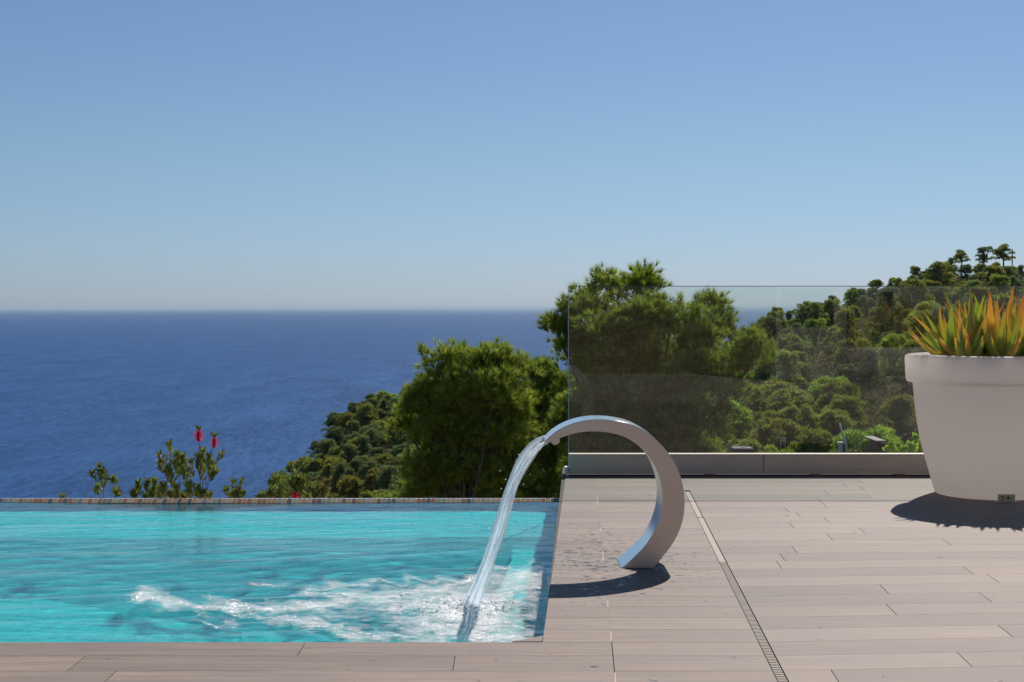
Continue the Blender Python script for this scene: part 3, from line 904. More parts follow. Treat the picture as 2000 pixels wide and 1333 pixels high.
# aloe leaves
def aloe_rosettes():
    V = []; Fc = []; tip = []; lr = []; SV = []; SF = []
    rnd = random.Random(11)
    def leaf(base, az, lean, length, wid, curl, rv):
        nseg = 14; nc = 9
        p = Vector(base); th = lean
        bidx = len(V); prev = None; edges = ([], [])
        out = Vector((math.cos(az), math.sin(az), 0)); side = Vector((-math.sin(az), math.cos(az), 0))
        twist = rnd.uniform(-.7, .7)
        for i in range(nseg+1):
            s_ = i/nseg
            d = out*math.sin(th) + Vector((0, 0, 1))*math.cos(th)
            nrm = (Vector((0, 0, 1))*math.sin(th) - out*math.cos(th))
            wdt = wid*(1 - s_**1.9)*(1-.12*(1-s_)) + .0012
            thk = wid*.30*(1 - s_**1.3) + .0008
            sd = side*math.cos(twist*s_) + nrm*math.sin(twist*s_)
            for k in range(nc):
                a = 2*math.pi*k/nc
                c, sn = math.cos(a), math.sin(a)
                cup = abs(c)**2*wdt*.32
                V.append(tuple(p + sd*c*wdt*.5 + nrm*(sn*thk*.5 + cup)))
                tip.append(s_); lr.append(rv)
            edges[0].append(p + sd*wdt*.5 + nrm*wdt*.32); edges[1].append(p - sd*wdt*.5 + nrm*wdt*.32)
            p = p + d*length/nseg
            th += curl/nseg
        for i in range(nseg):
            for k in range(nc):
                k2 = (k+1) % nc
                Fc.append((bidx+i*nc+k, bidx+i*nc+k2, bidx+(i+1)*nc+k2, bidx+(i+1)*nc+k))
        for e, sgn in zip(edges, (1, -1)):
            m_ = int(length/.017)
            for j in range(1, m_):
                f = j/m_*nseg*.93; i = int(f); a = e[i].lerp(e[min(i+1, nseg)], f-i)
                dr = (e[min(i+1, nseg)]-e[i]).normalized()
                b = len(SV); s2 = .0042*(1-.5*j/m_)
                SV.extend([tuple(a-dr*s2*.5), tuple(a+dr*s2*.5), tuple(a+side*sgn*s2*1.3+dr*s2*.4)]); SF.append((b, b+1, b+2))
    cents = [(-.09, .03, .31), (.1, -.16, .26), (0, .02, .33), (-.19, -.08, .30), (.2, -.08, .30), (-.02, -.22, .25), (-.30, .06, .25), (.32, .08, .25), (-.12, .2, .30), (.15, .22, .30), (-.24, -.22, .17), (.22, -.22, .18)]
    for cx, cy, L in cents:
        cx *= .76 if cx < 0 else .88; cy *= .88
        nl = rnd.randint(11, 13); ph = rnd.uniform(0, 6.28)
        ln0 = math.hypot(cx, cy)
        for i in range(nl):
            az = ph + i*2.3999
            r_ = i/(nl-1)
            lean = .08 + 1.12*r_**1.1 + rnd.uniform(-.08, .08)
            length = (L + rnd.uniform(-.07, .09))*(.75+.55*math.sin(math.pi*(.25+.6*r_)))
            ox_, oy_ = math.cos(az), math.sin(az)
            # clumps at the rim lean outwards
            vx = ox_*math.sin(lean) + cx*1.2; vy = oy_*math.sin(lean) + cy*1.2
            az2 = math.atan2(vy, vx); lean2 = min(1.25, math.atan2(math.hypot(vx, vy), math.cos(lean)))
            leaf((cx+ox_*.012, cy+oy_*.012, .765), az2, lean2, length, rnd.uniform(.062, .082)*(.65+L), rnd.uniform(-.85, .25) - .2*r_, rnd.random())
    return V, Fc, tip, lr, SV, SF
V, Fc, tip, lr, SV, SF = aloe_rosettes()
al = empty('aloe_plant', PC + Vector((0, 0, .77))); tag(al, 'clump of spiny aloe with green leaves turning orange at the tips, in the white pot', 'aloe plant')
V = np.array(V) - np.array((0, 0, .77)); SV = np.array(SV) - np.array((0, 0, .77))
link('leaves', np_mesh('leaves', V, Fc, True, {'tip': ('FLOAT', tip), 'leafrand': ('FLOAT', lr)}), M_aloe, al)
link('spines', np_mesh('spines', SV, SF), M_spine, al)

# ================================================================== VEGETATION BUILDERS
def frames(d):
    """two unit vectors across each unit direction"""
    ref = np.where(np.abs(d[:, 2:3]) > .9, np.array([[1., 0, 0]]), np.array([[0, 0, 1.]]))
    a = np.cross(d, ref); a /= np.linalg.norm(a, axis=1, keepdims=True) + 1e-9
    return a, np.cross(d, a)
def unit(v): return v/(np.linalg.norm(v, axis=1, keepdims=True)+1e-9)
def cards(P_, d, L, W_, roll=None):
    """rhombic leaf faces rooted at P_ along d"""
    n = len(P_); a, b = frames(d)
    r = rng.uniform(0, 6.28, n) if roll is None else roll
    s_ = a*np.cos(r)[:, None] + b*np.sin(r)[:, None]
    L = np.broadcast_to(L, (n,))[:, None]; W_ = np.broadcast_to(W_, (n,))[:, None]
    V = np.stack([P_, P_ + d*L*.5 + s_*W_*.5, P_ + d*L, P_ + d*L*.5 - s_*W_*.5], 1).reshape(-1, 3)
    return V, np.arange(4*n).reshape(-1, 4)
def needles(P_, d, L, W_):
    n = len(P_); a, b = frames(d)
    r = rng.uniform(0, 6.28, n); s_ = a*np.cos(r)[:, None] + b*np.sin(r)[:, None]
    L = np.broadcast_to(L, (n,))[:, None]
    V = np.stack([P_ - s_*W_*.5, P_ + s_*W_*.5, P_ + d*L], 1).reshape(-1, 3)
    return V, np.arange(3*n).reshape(-1, 3)

def crown_cloud(blobs, per, L, W_, up=.6, shell=.55):
    """blobs: list of (centre, radii). many small leaf faces round each clump, denser on the outside"""
    allP = []; allD = []; global TINT; TT = []
    for c, r in blobs:
        k = int(per * (r[0]*r[1])) + 12
        v = unit(rng.normal(size=(k, 3)))
        v[:, 2] = np.where(v[:, 2] < -.35, -v[:, 2]*.7, v[:, 2])
        rad = shell + (1-shell)*rng.random(k)**.6
        p = np.array(c) + v*np.array(r)*rad[:, None]
        allP.append(p); dd = v.copy(); dd[:, 2] += up; dd += rng.normal(scale=.35, size=dd.shape); allD.append(unit(dd)); TT.append(np.repeat(np.clip(rng.normal(.5, .26), 0, 1), 4*k))
    P_ = np.concatenate(allP); d = unit(np.concatenate(allD))
    TINT = np.concatenate(TT)
    return cards(P_, d, L*rng.uniform(.6, 1.3, len(P_)), W_*rng.uniform(.7, 1.2, len(P_)))

def far_tree(style, mat, seed):
    """unit crown about 5 m across; origin at trunk base. returns root with trunk and crown"""
    rd = random.Random(seed)
    root = empty('pine_tree', (0, 0, 0))
    blobs = []; tb = MB()
    if style == 'umbrella':
        Ht = 7.2
        top = Vector((rd.uniform(-.5, .5), 0, Ht*.72))
        tb.tube([(0, 0, -1), (.1, 0, 2), (top.x*.6, 0, 4), top], [.22, .18, .14, .09], 6)
        for i in range(34):
            a = rd.uniform(0, 6.28); h_ = rd.random()**.6; r = rd.uniform(.2, 2.2)*(1.15-.55*h_)
            c = Vector((math.cos(a)*r, math.sin(a)*r, Ht*(.55+.42*h_) + rd.uniform(-.2, .2)))
            blobs.append((c, (rd.uniform(.35, .75), rd.uniform(.35, .75), rd.uniform(.2, .36))))
            tb.tube([top - Vector((0, 0, rd.uniform(0, 1.5))), top.lerp(c, .5), c], [.08, .05, .03], 5)
    elif style == 'tall':
        Ht = 6.5
        tb.tube([(0, 0, -1), (0, 0, 3), (.1, 0, Ht*.9)], [.2, .15, .05], 6)
        for i in range(44):
            h = rd.uniform(.2, 1)
            a = rd.uniform(0, 6.28); r = (1.3 - h)*rd.uniform(.4, 2.4)
            c = Vector((math.cos(a)*r, math.sin(a)*r, Ht*h))
            q = rd.uniform(.35, .75); blobs.append((c, (q, q, q*.8)))
            tb.tube([(0, 0, Ht*h*.8), c], [.06, .02], 4)
    else:
        Ht = 5.2
        tb.tube([(0, 0, -1), (.1, 0, 1.5), (0, 0, Ht*.7)], [.24, .2, .1], 6)
        for i in range(74 if style == 'round' else 86):
            a = rd.uniform(0, 6.28); z = rd.random()**.65
            rr_ = 2.3*math.sqrt(max(.05, 1 - (z*.95)**2))*rd.uniform(.55, 1.0)
            if style == 'bushy': rr_ *= 1.08
            c = Vector((math.cos(a)*rr_, math.sin(a)*rr_, Ht*(.42 + .52*z) + rd.uniform(-.45, .45)))
            q = rd.uniform(.22, .52); blobs.append((c, (q, q*rd.uniform(.8, 1.1), q*rd.uniform(.6, .95))))
            if i % 3 == 0: tb.tube([(0, 0, Ht*.35), tuple(c*.6 + Vector((0, 0, Ht*.15))), c], [.08, .05, .02], 4)
        for i in range(9):
            a = rd.uniform(0, 6.28); r = rd.uniform(.6, 1.9)
            blobs.append((Vector((math.cos(a)*r, math.sin(a)*r, Ht*.30+rd.uniform(-.3, .3))), (.7, .7, .5)))
    trk = tb.build('trunk', M_wood, root)
    V, Fc = crown_cloud(blobs, 620, .34, .085, .6, .35)
    cr = link('crown', np_mesh('crown', V, Fc, False, {'tuft_tint': ('FLOAT', TINT)}), mat, root)
    return root

def copy_tree(o):
    c = o.copy(); COL.objects.link(c)
    for ch in o.children:
        d = ch.copy(); COL.objects.link(d); d.parent = c
    return c

protos = []
for st, mi, sd in (('round', 0, 1), ('bushy', 1, 2), ('round', 2, 3), ('tall', 0, 4), ('bushy', 0, 5), ('round', 1, 6), ('umbrella', 2, 7), ('tall', 2, 8), ('umbrella', 0, 9)):
    protos.append((st, mi, far_tree(st, M_far[mi], sd)))
colw = {0: 'olive-green', 1: 'bright green', 2: 'grey-green'}
used_proto = set()
def place(pi, loc, sc, rz, label, group, cat='pine tree', zs=1.0):
    st, mi, root = protos[pi]
    o = root if pi not in used_proto else copy_tree(root)
    used_proto.add(pi)
    o.location = loc; o.rotation_euler = (0, 0, rz); o.scale = (sc, sc, sc*zs)
    tag(o, label, cat, group)
    return o

# hillside trees
pts = []
rd = random.Random(21)
def try_tree(x, D, spacing):
    X = (x-1000)/F*D
    for (a, b, s_) in pts:
        if (a-X)**2 + ((b-D)*.62)**2 < ((spacing+s_)/2)**2: return False
    pts.append((X, D, spacing)); return True
zone_n = {}
att = 0; count = 0
cand = []
while att < 14000:
    att += 1
    x = rd.uniform(470, 840) if rd.random() < .42 else rd.uniform(840, 2060)
    if 830 < x < 1120 and rd.random() < .8: continue
    if 1120 < x < 1420 and rd.random() < .6: continue
    dr = itp(x, DX, DR); dv = itp(x, VX, VD)
    D = dv*.95 + (dr + 3 - dv*.95)*rd.random()**.8
    z = terr((x-1000)/F*D, D)
    size = (.98 + .5*(D-100)/330)*rd.uniform(.65, 1.3)
    if D > dr-60: size = min(size, 1.05)
    if x < 840: size = 1.25*rd.uniform(.75, 1.15)
    top_y = HY - F*(z + 4.6*size - CZ)/D
    lim = 990 if x < 1105 else 900
    if top_y > lim: continue
    if x > 1800 and top_y > 660 and rd.random() < .9: continue      # behind the pot
    if x > 1700 and top_y < 560 and rd.random() < .35: continue     # open scrub near the top
    if not try_tree(x, D, (2.7 if x < 840 else 3.15)*size): continue
    cand.append((D, x, z, size))
    if len(cand) >= 296: break
for D, x, z, size in cand:
    left = x < 1105
    nearr = D < 190
    if left: pi = rd.choice([0, 4, 0, 2, 2, 7]); zone = 'seaward headland beyond the pool edge'
    else:
        pi = rd.choice([1, 5, 4, 0]) if nearr else rd.choice([0, 2, 2, 3, 4, 7, 0])
        zone = ('lower valley slope behind the glass' if nearr else 'wooded hill seen through the glass') if x < 1850 else ('valley behind the white pot' if nearr else 'right hand hill above the aloe')
    st, mi, _ = protos[pi]
    szw = 'small' if size < 1.0 else ('tall' if size > 1.3 else 'mid-sized')
    shp = {'round': 'rounded', 'bushy': 'bushy', 'tall': 'upright', 'umbrella': 'flat-topped'}[st]
    place(pi, ((x-1000)/F*D, D, z-.6*size), size, rd.uniform(0, 6.28), f'{szw} {shp} {colw[mi]} pine on the {zone}', 'pines on the wooded hillsides', zs=rd.uniform(.85, 1.15))
# the umbrella pines on the hilltop, against the sky
for x, ytop, ybase, D, pi, lab in ((1878, 492, 545, 446, 8, 'lone flat-topped pine with bare trunk leftmost on the bare hilltop skyline'),
                              (1921, 486, 550, 440, 6, 'flat-topped pine in the middle of the hilltop skyline group'),
                              (1960, 482, 548, 442, 8, 'flat-topped pine beside the thin mast on the hilltop skyline')):
    X = (x-1000)/F*D; zb_ = CZ - (ybase-HY)/F*D; zt = CZ - (ytop-HY)/F*D
    sc = (zt-zb_)/7.0
    place(pi, (X, D, zb_), sc*1.0, rd.uniform(0, 6), lab, 'flat-topped pines on the hilltop')
X = (1977-1000)/F*442
m = MB(); m.tube([(X, 442, 12), (X, 442, CZ-(487-HY)/F*442)], .16, 6); tag(m.build('mast', M_darkmetal), 'thin bare mast standing on the hilltop right of the flat-topped pines', 'mast')

# scrub carpet over the hill
n = 11000
C = []
while len(C) < n:
    x = rd.uniform(380, 2080); dr = itp(x, DX, DR); dv = itp(x, VX, VD)
    D = dv*.7 + (dr+6-dv*.7)*rd.random()
    if 840 < x < 1400 and rd.random() < .7: continue
    X = (x-1000)/F*D; C.append((X, D, terr(X, D)))
blobs = [(c_, (rd.uniform(.6, 1.5), rd.uniform(.6, 1.5), rd.uniform(.4, 1.0))) for c_ in C]
V, Fc = crown_cloud(blobs, 22, .6, .3, .4, .6)
tag(link('hillside_scrub', np_mesh('hillside_scrub', V, Fc, False, {'tuft_tint': ('FLOAT', TINT)}), M_scrub), 'low olive and brown scrub covering the ground between the hillside pines', 'scrub', kind='stuff')

# ---------------- near pines with long needles
def near_pine(name_label, lobes, D0, mat, dens, base_px, seed, needle=.125):
    rd = random.Random(seed)
    base = px(base_px, 900, D0); base.z = terr(base.x, D0) - .3
    root = empty('pine_tree', base); tag(root, name_label, 'pine tree', 'large pines just beyond the terrace')
    P_ = []; Dr = []; tb = MB()
    top = px(lobes[0][0], lobes[0][1], D0)
    hub = Vector((base.x*.5+top.x*.5, D0, base.z*.35 + top.z*.65))
    tb.tube([(0, 0, -.5), (hub-base)*.5 + Vector((.12, .05, 0)), hub-base], [.16, .13, .09], 8)
    for (lx, ly, rx, ry, dd) in lobes:
        c = px(lx, ly, D0+dd); s_ = (D0+dd)/F
        rX, rZ = rx*s_, ry*s_
        tb.tube([hub-base, (hub-base).lerp(c-base, .5) + Vector((0, 0, -.1)), c-base], [.04, .028, .014], 6)
        # sub-clumps give the uneven outline
        m_ = max(10, int(rX*rZ*150))
        for i in range(m_):
            v = Vector((rd.gauss(0, 1), rd.gauss(0, 1), rd.gauss(0, 1))).normalized()
            if v.z < -.5: v.z *= -.6
            q = rd.uniform(.45, 1.0)
            cc = c + Vector((v.x*rX*q, v.y*min(rX, rZ)*.9*q, v.z*rZ*q))
            sr = rd.uniform(.13, .25)
            if i % 4 == 0: tb.tube([c-base, cc-base], [.012, .005], 4, cap=False)
            k = int(dens*sr*sr*130)
            vv = unit(rng.normal(size=(k, 3))); vv[:, 2] = np.where(vv[:, 2] < -.3, -vv[:, 2], vv[:, 2])
            pp = np.array(cc) + vv*sr*(.35+.65*rng.random(k)[:, None])
            d = unit(vv + np.array([v.x, v.y, max(v.z, .1)+.75])*.8)
            P_.append(pp); Dr.append(d)
    P_ = np.concatenate(P_); Dr = np.concatenate(Dr)
    nn = 24
    tt = np.repeat(np.clip(rng.normal(.5, .28, len(P_)), 0, 1), nn*3)
    PP = np.repeat(P_, nn, 0); DD = unit(np.repeat(Dr, nn, 0) + rng.normal(scale=.36, size=(len(PP), 3)))
    PP = PP + DD*rng.uniform(0, .012, (len(PP), 1))
    V, Fc = needles(PP - np.array(base), DD, needle*rng.uniform(.6, 1.15, len(PP)), .0078)
    print('near pine', len(P_), 'tufts', len(Fc), 'needles')
    link('crown', np_mesh('crown', V, Fc, False, {'tuft_tint': ('FLOAT', tt)}), mat, root)
    tb.build('trunk', M_wood, root)
    return root
near_pine('tall bushy pine rising behind the left end of the glass balustrade', [
    (1240, 740, 105, 110, 0), (1240, 585, 52, 52, .5), (1180, 580, 42, 38, .9), (1250, 640, 70, 60, -.3), (1310, 640, 50, 50, -.4), (1092, 658, 22, 34, .3), (1122, 705, 34, 50, .5), (1140, 630, 42, 60, .4),
    (1195, 660, 50, 50, -.4), (1385, 610, 38, 38, 1.0), (1410, 655, 28, 36, 1.0), (1360, 680, 55, 60, -.1), (1300, 760, 60, 60, -.5), (1160, 760, 55, 70, .2), (1385, 745, 50, 60, -.5),
    (1465, 715, 42, 55, -.2), (1240, 840, 90, 60, -.1), (1350, 830, 70, 60, -.2), (1130, 860, 60, 80, .3), (1270, 890, 80, 50, .1), (1420, 770, 40, 40, 0), (1190, 920, 80, 50, .4),
    (1200, 800, 70, 60, .5), (1300, 840, 70, 60, .4), (1240, 690, 80, 60, .3), (1150, 690, 40, 60, .5), (1330, 720, 60, 60, .5), (1160, 880, 60, 60, -.2), (1240, 900, 70, 50, -.2), (1340, 900, 70, 40, 0), (1140, 800, 45, 60, .6)],
    22.0, M_needle_a, 4.3, 1240, 5)
near_pine('broad rounded pine standing left of the falling water beyond the pool edge', [
    (905, 800, 85, 85, 0), (880, 720, 50, 42, .2), (950, 715, 55, 38, .1), (1000, 735, 40, 38, .3), (840, 790, 45, 70, .1), (960, 790, 60, 60, -.3), (870, 870, 75, 70, 0), (950, 880, 70, 75, .2),
    (805, 850, 28, 50, .4), (850, 940, 55, 60, .1), (920, 960, 70, 50, 0), (1000, 820, 45, 60, .2), (990, 940, 50, 60, .3), (815, 800, 25, 40, .2), (900, 900, 90, 80, .5), (920, 820, 90, 90, .5), (850, 980, 70, 40, .3), (960, 990, 70, 40, .3)],
    20.0, M_needle_a, 4.3, 910, 6)
near_pine('dark pine filling the gap between the rounded pine and the glass', [
    (1055, 800, 45, 55, 0), (1050, 740, 38, 30, .3), (1040, 870, 50, 60, -.2), (1085, 930, 45, 60, 0), (1020, 950, 50, 50, .2), (1090, 850, 40, 60, .3), (1060, 980, 60, 40, 0), (1085, 770, 34, 44, .4), (1100, 800, 34, 60, .1), (1010, 900, 40, 60, .5)],
    24.0, M_needle_b, 4.3, 1060, 8)

# ---------------- bottlebrush shrubs beyond the overflow edge
def sprig(stemmb, leafV, leafD, p0, p1, rdm, n=26, spread=.9, start=.35, rad=.003):
    p0, p1 = Vector(p0), Vector(p1)
    mid = p0.lerp(p1, .5) + Vector((rdm.uniform(-.02, .02), rdm.uniform(-.02, .02), 0))
    stemmb.tube([p0, mid, p1], [rad, rad*.8, rad*.5], 5)
    ax = (p1-p0).normalized()
    for i in range(n):
        t = start + (1-start)*(i/n)**.8
        c = p0.lerp(mid, t*2) if t < .5 else mid.lerp(p1, t*2-1)
        a = i*2.4 + rdm.uniform(-.3, .3)
        o = Vector((math.cos(a), math.sin(a), 0))
        d = (o*spread + ax*(.45 + .7*t) + Vector((0, 0, .15))).normalized()
        leafV.append(tuple(c)); leafD.append(tuple(d))
def shrub(label, base_x, D, branches, flowers=(), lmat=None, n=26, L=.062, Wl=.016, name='bottlebrush_shrub', cat='shrub', group='bottlebrush shrubs beyond the overflow edge', basez=-.85, seed=1):
    n = int(n*1.5); Wl *= 1.25
    rdm = random.Random(seed)
    b = px(base_x, 975, D); b.z = basez
    root = empty(name, b); tag(root, label, cat, group)
    smb = MB(); LV = []; LD = []
    for br in branches:
        (x1, y1) = br[0]; x0_, y0__ = br[1] if len(br) > 1 and br[1] else (base_x + (x1-base_x)*.35, 1010)
        dy_ = rdm.uniform(-.12, .12)
        tipp = px(x1, y1, D+dy_) - b; roo = px(x0_, y0__, D) - b
        if y0__ >= 1000: smb.tube([(0, 0, 0), roo], [.008, .005], 6)
        k = int(br[2]*1.7) if len(br) > 2 else n
        sprig(smb, LV, LD, roo, tipp, rdm, k)
        # the tight rosette at the tip
        for i in range(9):
            a = i*.7; LV.append(tuple(tipp)); LD.append(tuple(Vector((math.cos(a)*.5, math.sin(a)*.5, .8)).normalized()))
    for (fx_, fy_, sc, stem) in flowers:
        c = px(fx_, fy_, D) - b
        st0 = px(*stem, D) - b
        smb.tube([st0, c + Vector((0, 0, .045))], [.004, .003], 5)
        kk = int(430*sc); zz = rng.uniform(-.042, .042, kk)*sc
        a = rng.uniform(0, 6.28, kk)
        PPf = np.array(c) + np.stack([0*a, 0*a, zz], 1)
        DDf = unit(np.stack([np.cos(a), np.sin(a), rng.uniform(.0, .7, kk)], 1))
        V, Fc = needles(PPf, DDf, .050*sc*rng.uniform(.45, 1.15, kk)*(1-.4*np.abs(zz/.042/sc)**2), .0034)
        link('flower', np_mesh('flower', V, Fc), M_flower, root)
        for i in range(14):
            an = i*2.4; LV.append(tuple(c + Vector((0, 0, .045*sc)))); LD.append(tuple(Vector((math.cos(an)*.55, math.sin(an)*.55, .9)).normalized()))
    LV = np.array(LV); LD = np.array(LD)
    V, Fc = cards(LV, LD, L*rng.uniform(.6, 1.15, len(LV)), Wl)
    link('leaves', np_mesh('leaves', V, Fc), lmat or M_leaf, root)
    smb.build('stems', M_twig, root)
    return root
DB = 11.3
shrub('leftmost bottlebrush sprig with two bare-stemmed leafy shoots above the pool edge', 205, DB,
      [((193, 915), (203, 985), 24), ((200, 922), (200, 960), 14), ((219, 938), (207, 925), 12), ((228, 962), (215, 945), 16), ((190, 955), (201, 975), 10), ((231, 968), (222, 975), 12), ((180, 928), (198, 950), 8)], seed=2)
shrub('low leafy shoots just left of the red-flowered bottlebrush', 280, DB+.2,
      [((270, 945), (268, 985)), ((289, 945), (292, 990)), ((303, 942), (305, 990)), ((262, 965), (266, 990)), ((297, 965), (300, 995)), ((312, 958), (310, 995)), ((285, 970), (290, 995))], seed=3)
shrub('tallest bottlebrush shrub with two red brush flowers above the pool edge', 365, DB,
      [((331, 870), (348, 915), 8), ((311, 892), (335, 915), 8), ((345, 890), (360, 950), 34), ((356, 895), (365, 960), 30), ((340, 905), (350, 950), 26), ((330, 915), (350, 955), 22), ((355, 915), (370, 960), 20), ((395, 885), (398, 970), 36), ((388, 895), (392, 940), 24), ((408, 895), (400, 940), 26),
       ((414, 915), (400, 945), 22), ((433, 892), (408, 925), 8), ((420, 925), (402, 950), 14), ((373, 905), (380, 960), 18), ((326, 925), (345, 975), 20), ((320, 950), (330, 990), 22), ((345, 955), (350, 995), 22), ((368, 950), (372, 995), 26), ((385, 955), (385, 995), 24), ((398, 965), (396, 1000), 20),
       ((335, 965), (340, 1000), 22), ((360, 970), (362, 1000), 22), ((410, 970), (405, 1000), 10), ((313, 905), (330, 940), 14)],
      [(388, 853, 1.0, (392, 925)), (419, 866, .85, (405, 920)), (346, 972, .7, (346, 990))], seed=4)
shrub('small bottlebrush tuft right of the red-flowered shrub', 462, DB+.1,
      [((455, 945), (460, 975), 6), ((472, 943), (465, 975), 6), ((442, 960), (455, 980), 10), ((462, 962), (464, 995), 26), ((475, 965), (470, 995), 18), ((450, 968), (458, 995), 16)], seed=5)
shrub('bottlebrush with broad yellow-green leaves and a low red bloom before the headland', 575, DB,
      [((573, 915), (577, 940), 6), ((580, 938), (585, 975), 34), ((590, 942), (586, 980), 22), ((570, 945), (580, 980), 20), ((542, 938), (552, 965), 6), ((552, 955), (560, 990), 22), ((545, 965), (555, 990), 18), ((615, 960), (612, 995), 22), ((628, 965), (618, 995), 14),
       ((600, 972), (606, 995), 14), ((640, 945), (625, 985), 20), ((632, 955), (620, 990), 14), ((520, 970), (545, 995), 14), ((532, 960), (548, 990), 14), ((510, 973), (535, 995), 8)],
      [(577, 971, .9, (577, 995)), (538, 977, .6, (540, 995))], L=.075, Wl=.02, seed=6)
shrub('single leaf tip just showing over the mosaic edge at far left', 122, DB, [((122, 973), (122, 995), 8)], seed=8)
shrub('bright green leafy shoots behind the glass beside the white pot', 1775, 10.9,
      [((1740, 870), (1765, 905), 14), ((1755, 872), (1780, 905), 12), ((1790, 857), (1792, 900), 14), ((1800, 868), (1795, 905), 16), ((1778, 872), (1785, 905), 14), ((1765, 880), (1780, 905), 10), ((1808, 875), (1800, 905), 12), ((1733, 880), (1760, 900), 8), ((1820, 860), (1810, 905), 14)],
      lmat=M_leaf_bright, L=.05, Wl=.03, name='leafy_shrub', group=None, seed=9, basez=-.8)
# broad-leaved tree top right behind the glass
def leafy_tree():
    D = 34.0
    b = px(1990, 700, D); b.z = terr(b.x, D)
    root = empty('leafy_tree', b); tag(root, 'yellow-green leafy tree top at the right edge behind the aloe', 'tree')
    tb = MB(); blobs = []
    hub = px(1995, 700, D) - b
    tb.tube([(0, 0, -.5), (.1, 0, hub.z*.5), hub], [.2, .15, .1], 8)
    rdm = random.Random(5)
    for i in range(26):
        c = px(rdm.uniform(1945, 2060), rdm.uniform(585, 720), D + rdm.uniform(-.5, .5)) - b
        q = rdm.uniform(.14, .3); blobs.append((c, (q, q, q*.8))); tb.tube([hub, hub.lerp(c, .5), c], [.04, .03, .01], 5)
    V, Fc = crown_cloud(blobs, 6000, .10, .05, .4, .3)
    link('crown', np_mesh('crown', V, Fc), foliage('olive_leaves', (.14, .20, .02), (.30, .34, .05), .45, False), root)
    tb.build('trunk', M_wood, root)
leafy_tree()

# ================================================================== SMALL THINGS IN THE VALLEY
M_pale = simple('pale_paint', (.62, .60, .56), .6)
M_greyp = simple('grey_metal', (.055, .06, .065), .8)
M_roof = simple('terracotta', (.42, .16, .09), .8)
# leaning pole
D = 96
a = px(1658, 905, D); b = px(1640, 828, D)
m = MB(); m.tube([a, a.lerp(b, .45) + Vector((.08, 0, 0)), b], [.09, .08, .06], 8); tag(m.build('leaning_pole', M_pale), 'pale leaning pole in the valley, seen through the glass', 'pole')
a = px(1642, 905, 98); b = px(1642, 866, 98)
m = MB(); m.box((a.x-.12, 98, a.z), (a.x+.12, 98.25, b.z)); m.box((a.x-.17, 97.95, b.z), (a.x+.17, 98.3, b.z+.07)); tag(m.build('gate_pillar', M_pale), 'short white pillar left of the leaning pole', 'pillar')
def box_px(x0, y0, x1, y1, D, dep): 
    a = px(x0, y1, D); b = px(x1, y0, D); return (a.x, D, a.z), (b.x, D+dep, b.z)
h = empty('shed', px(1720, 900, 100)); tag(h, 'low shed with a thin slab roof under the trees behind the glass', 'shed')
hl = h.location
m = MB(); A, B = box_px(1712, 866, 1731, 905, 100, 2); m.box([A[i]-hl[i] for i in range(3)], [B[i]-hl[i] for i in range(3)]); m.build('wall', simple('shed_wall', (.02, .018, .015), .95), h)
m = MB(); A, B = box_px(1711, 861, 1731, 864, 99.6, 3.6); m.box([A[i]-hl[i] for i in range(3)], [B[i]-hl[i] for i in range(3)]); m.build('roof', simple('slab', (.22, .18, .16), .8), h)
h = empty('roof_unit', px(1451, 900, 60)); tag(h, 'dark grey metal roof unit low behind the glass at left', 'roof unit'); hl = h.location
m = MB(); A, B = box_px(1432, 876, 1472, 905, 60, .8); m.box([A[i]-hl[i] for i in range(3)], [B[i]-hl[i] for i in range(3)]); bevel(m.build('casing', M_greyp, h), .02)
m = MB()
for i in range(9):
    A, B = box_px(1434, 878+3*i, 1470, 879.2+3*i, 59.96, .03); m.box([A[k]-hl[k] for k in range(3)], [B[k]-hl[k] for k in range(3)])
m.build('grille', M_darkmetal, h)
m = MB(); m.tube([px(1452, 876, 60.4)-hl, px(1452, 872, 60.4)-hl], .06, 8); m.build('vent_cap', M_pale, h)
h = empty('white_frame', px(1529, 875, 100)); tag(h, 'tiny white railing frame showing between the valley trees', 'railing'); hl = h.location
m = MB()
for yy in (855.5, 860.5):
    m.tube([px(1524, yy, 100)-hl, px(1534, yy, 100)-hl], .03, 6)
for xx in (1524.5, 1533.5): m.tube([px(xx, 855, 100)-hl, px(xx, 880, 100)-hl], .025, 6)
m.build('rails', M_pale, h)
for (xx, ww, lab) in ((1660, 6, 'rust-red chimney pot beside the foot of the leaning pole'), (1671, 7, 'wider rust-red chimney pot right of the leaning pole')):
    p_ = px(xx, 905, 97); t_ = px(xx, 880, 97)
    m = MB(); m.tube([p_, t_ - Vector((0, 0, .06))], ww/F*97*.42, 10); m.tube([t_ - Vector((0, 0, .06)), t_], ww/F*97*.55, 10)
    tag(m.build('chimney_pot', M_roof), lab, 'chimney pot')
# overhead wires
def wire(pts, label, D):
    P3 = [px(a, b, D) for a, b in pts]
    q = []
    for i in range(len(P3)-1):
        for k in range(8):
            t = k/8; v = P3[i].lerp(P3[i+1], t); v.z -= .35*math.sin(math.pi*t)*(D/100); q.append(v)
    q.append(P3[-1])
    m = MB(); m.tube(q, .007*D/60, 5); tag(m.build('overhead_wire', M_greyp), label, 'wire')
wire([(1380, 784), (1600, 790)], 'thin overhead wire crossing the dark valley behind the glass', 70)
wire([(1641, 833), (1760, 822), (1835, 790)], 'thin sagging wire running from the leaning pole to the right', 96)
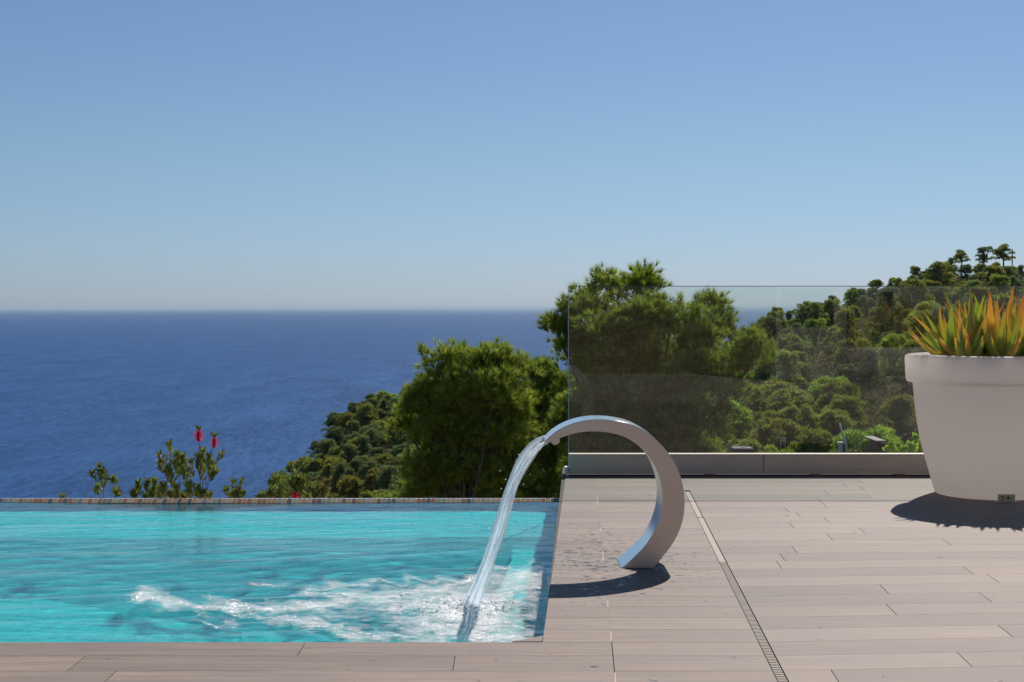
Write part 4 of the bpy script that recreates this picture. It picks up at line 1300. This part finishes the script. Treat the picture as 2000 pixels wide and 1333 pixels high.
# roof of a far house on the headland
D = 505
h = empty('house', px(1038, 740, D)); tag(h, 'distant house with a terracotta roof on the far headland between the pines', 'house'); hl = h.location
m = MB(); A, B = box_px(1020, 722, 1052, 745, D, 6); m.box([A[i]-hl[i] for i in range(3)], [B[i]-hl[i] for i in range(3)]); m.build('wall', M_pale, h)
m = MB(); A, B = box_px(1018, 716, 1054, 722, D, 6)
x0, y0h, z0 = [A[i]-hl[i] for i in range(3)]; x1, y1h, z1 = [B[i]-hl[i] for i in range(3)]
m.add([(x0, y0h-.5, z0), (x1, y0h-.5, z0), (x1, y1h+.5, z0), (x0, y1h+.5, z0), (x0, (y0h+y1h)/2, z1+.4), (x1, (y0h+y1h)/2, z1+.4)], [(0,1,5,4), (2,3,4,5), (0,4,3), (1,2,5), (0,3,2,1)])
m.build('roof', M_roof, h)
for xx in (1026, 1036, 1046):
    m = MB(); A, B = box_px(xx-2, 726, xx+2, 733, D-.05, .04); m.box([A[i]-hl[i] for i in range(3)], [B[i]-hl[i] for i in range(3)]); m.build('window', M_darkmetal, h)

# ================================================================== HOUSE BEHIND THE CAMERA (seen mirrored in the glass)
hb = empty('villa', (6.5, -3.2, 0)); tag(hb, 'pale rendered villa facade with a dark window, mirrored in the glass balustrade', 'villa')
M_render = simple('villa_render', (.24, .22, .205), .85, sc=2)
m = MB()
def vb(x0, x1, z0, z1, yy=0, dep=.3): m.box((x0-6.5, yy-dep, z0), (x1-6.5, yy, z1))
# wall with a wide window opening, built as butted pieces
vb(4.05, 4.12, 0, 1.40); vb(4.12, 4.93, 0, .81); vb(4.93, 5.25, 0, 3.6); vb(4.05, 4.93, 1.405, 3.6)
vb(5.255, 9.5, 0, 4.2, .35, .3)
m.build('wall', M_render, hb)
m = MB(); vb(4.12, 4.93, .812, 1.402, -.12, .02); m.build('window', NT('dark_window').P(color=(.01, .02, .02), rough=.05, spec=.8).mat, hb)
m = MB(); vb(5.6, 5.75, .95, 1.35, .36, .02); m.build('window', NT('narrow_window').P(color=(.01, .02, .02), rough=.05, spec=.8).mat, hb)
m = MB(); vb(4.0, 9.6, 4.205, 4.45, .45, .8); m.build('roof', M_render, hb)
print('hill trees', len(cand), 'objects', len(bpy.data.objects))

# ================================================================== AIR
hz = MB(); hz.box((-151000, -60, -126), (151000, 251000, 42))
hm = bpy.data.materials.new('haze_air'); hm.use_nodes = True
ht = hm.node_tree; ht.nodes.clear()
ho = ht.nodes.new('ShaderNodeOutputMaterial'); hv = ht.nodes.new('ShaderNodeVolumePrincipled')
hv.inputs['Color'].default_value = (.62, .80, 1.0, 1); hv.inputs['Density'].default_value = 1.7e-5
ht.links.new(hv.outputs[0], ho.inputs['Volume'])
hb_ = hz.build('haze', hm); tag(hb_, kind='stuff')
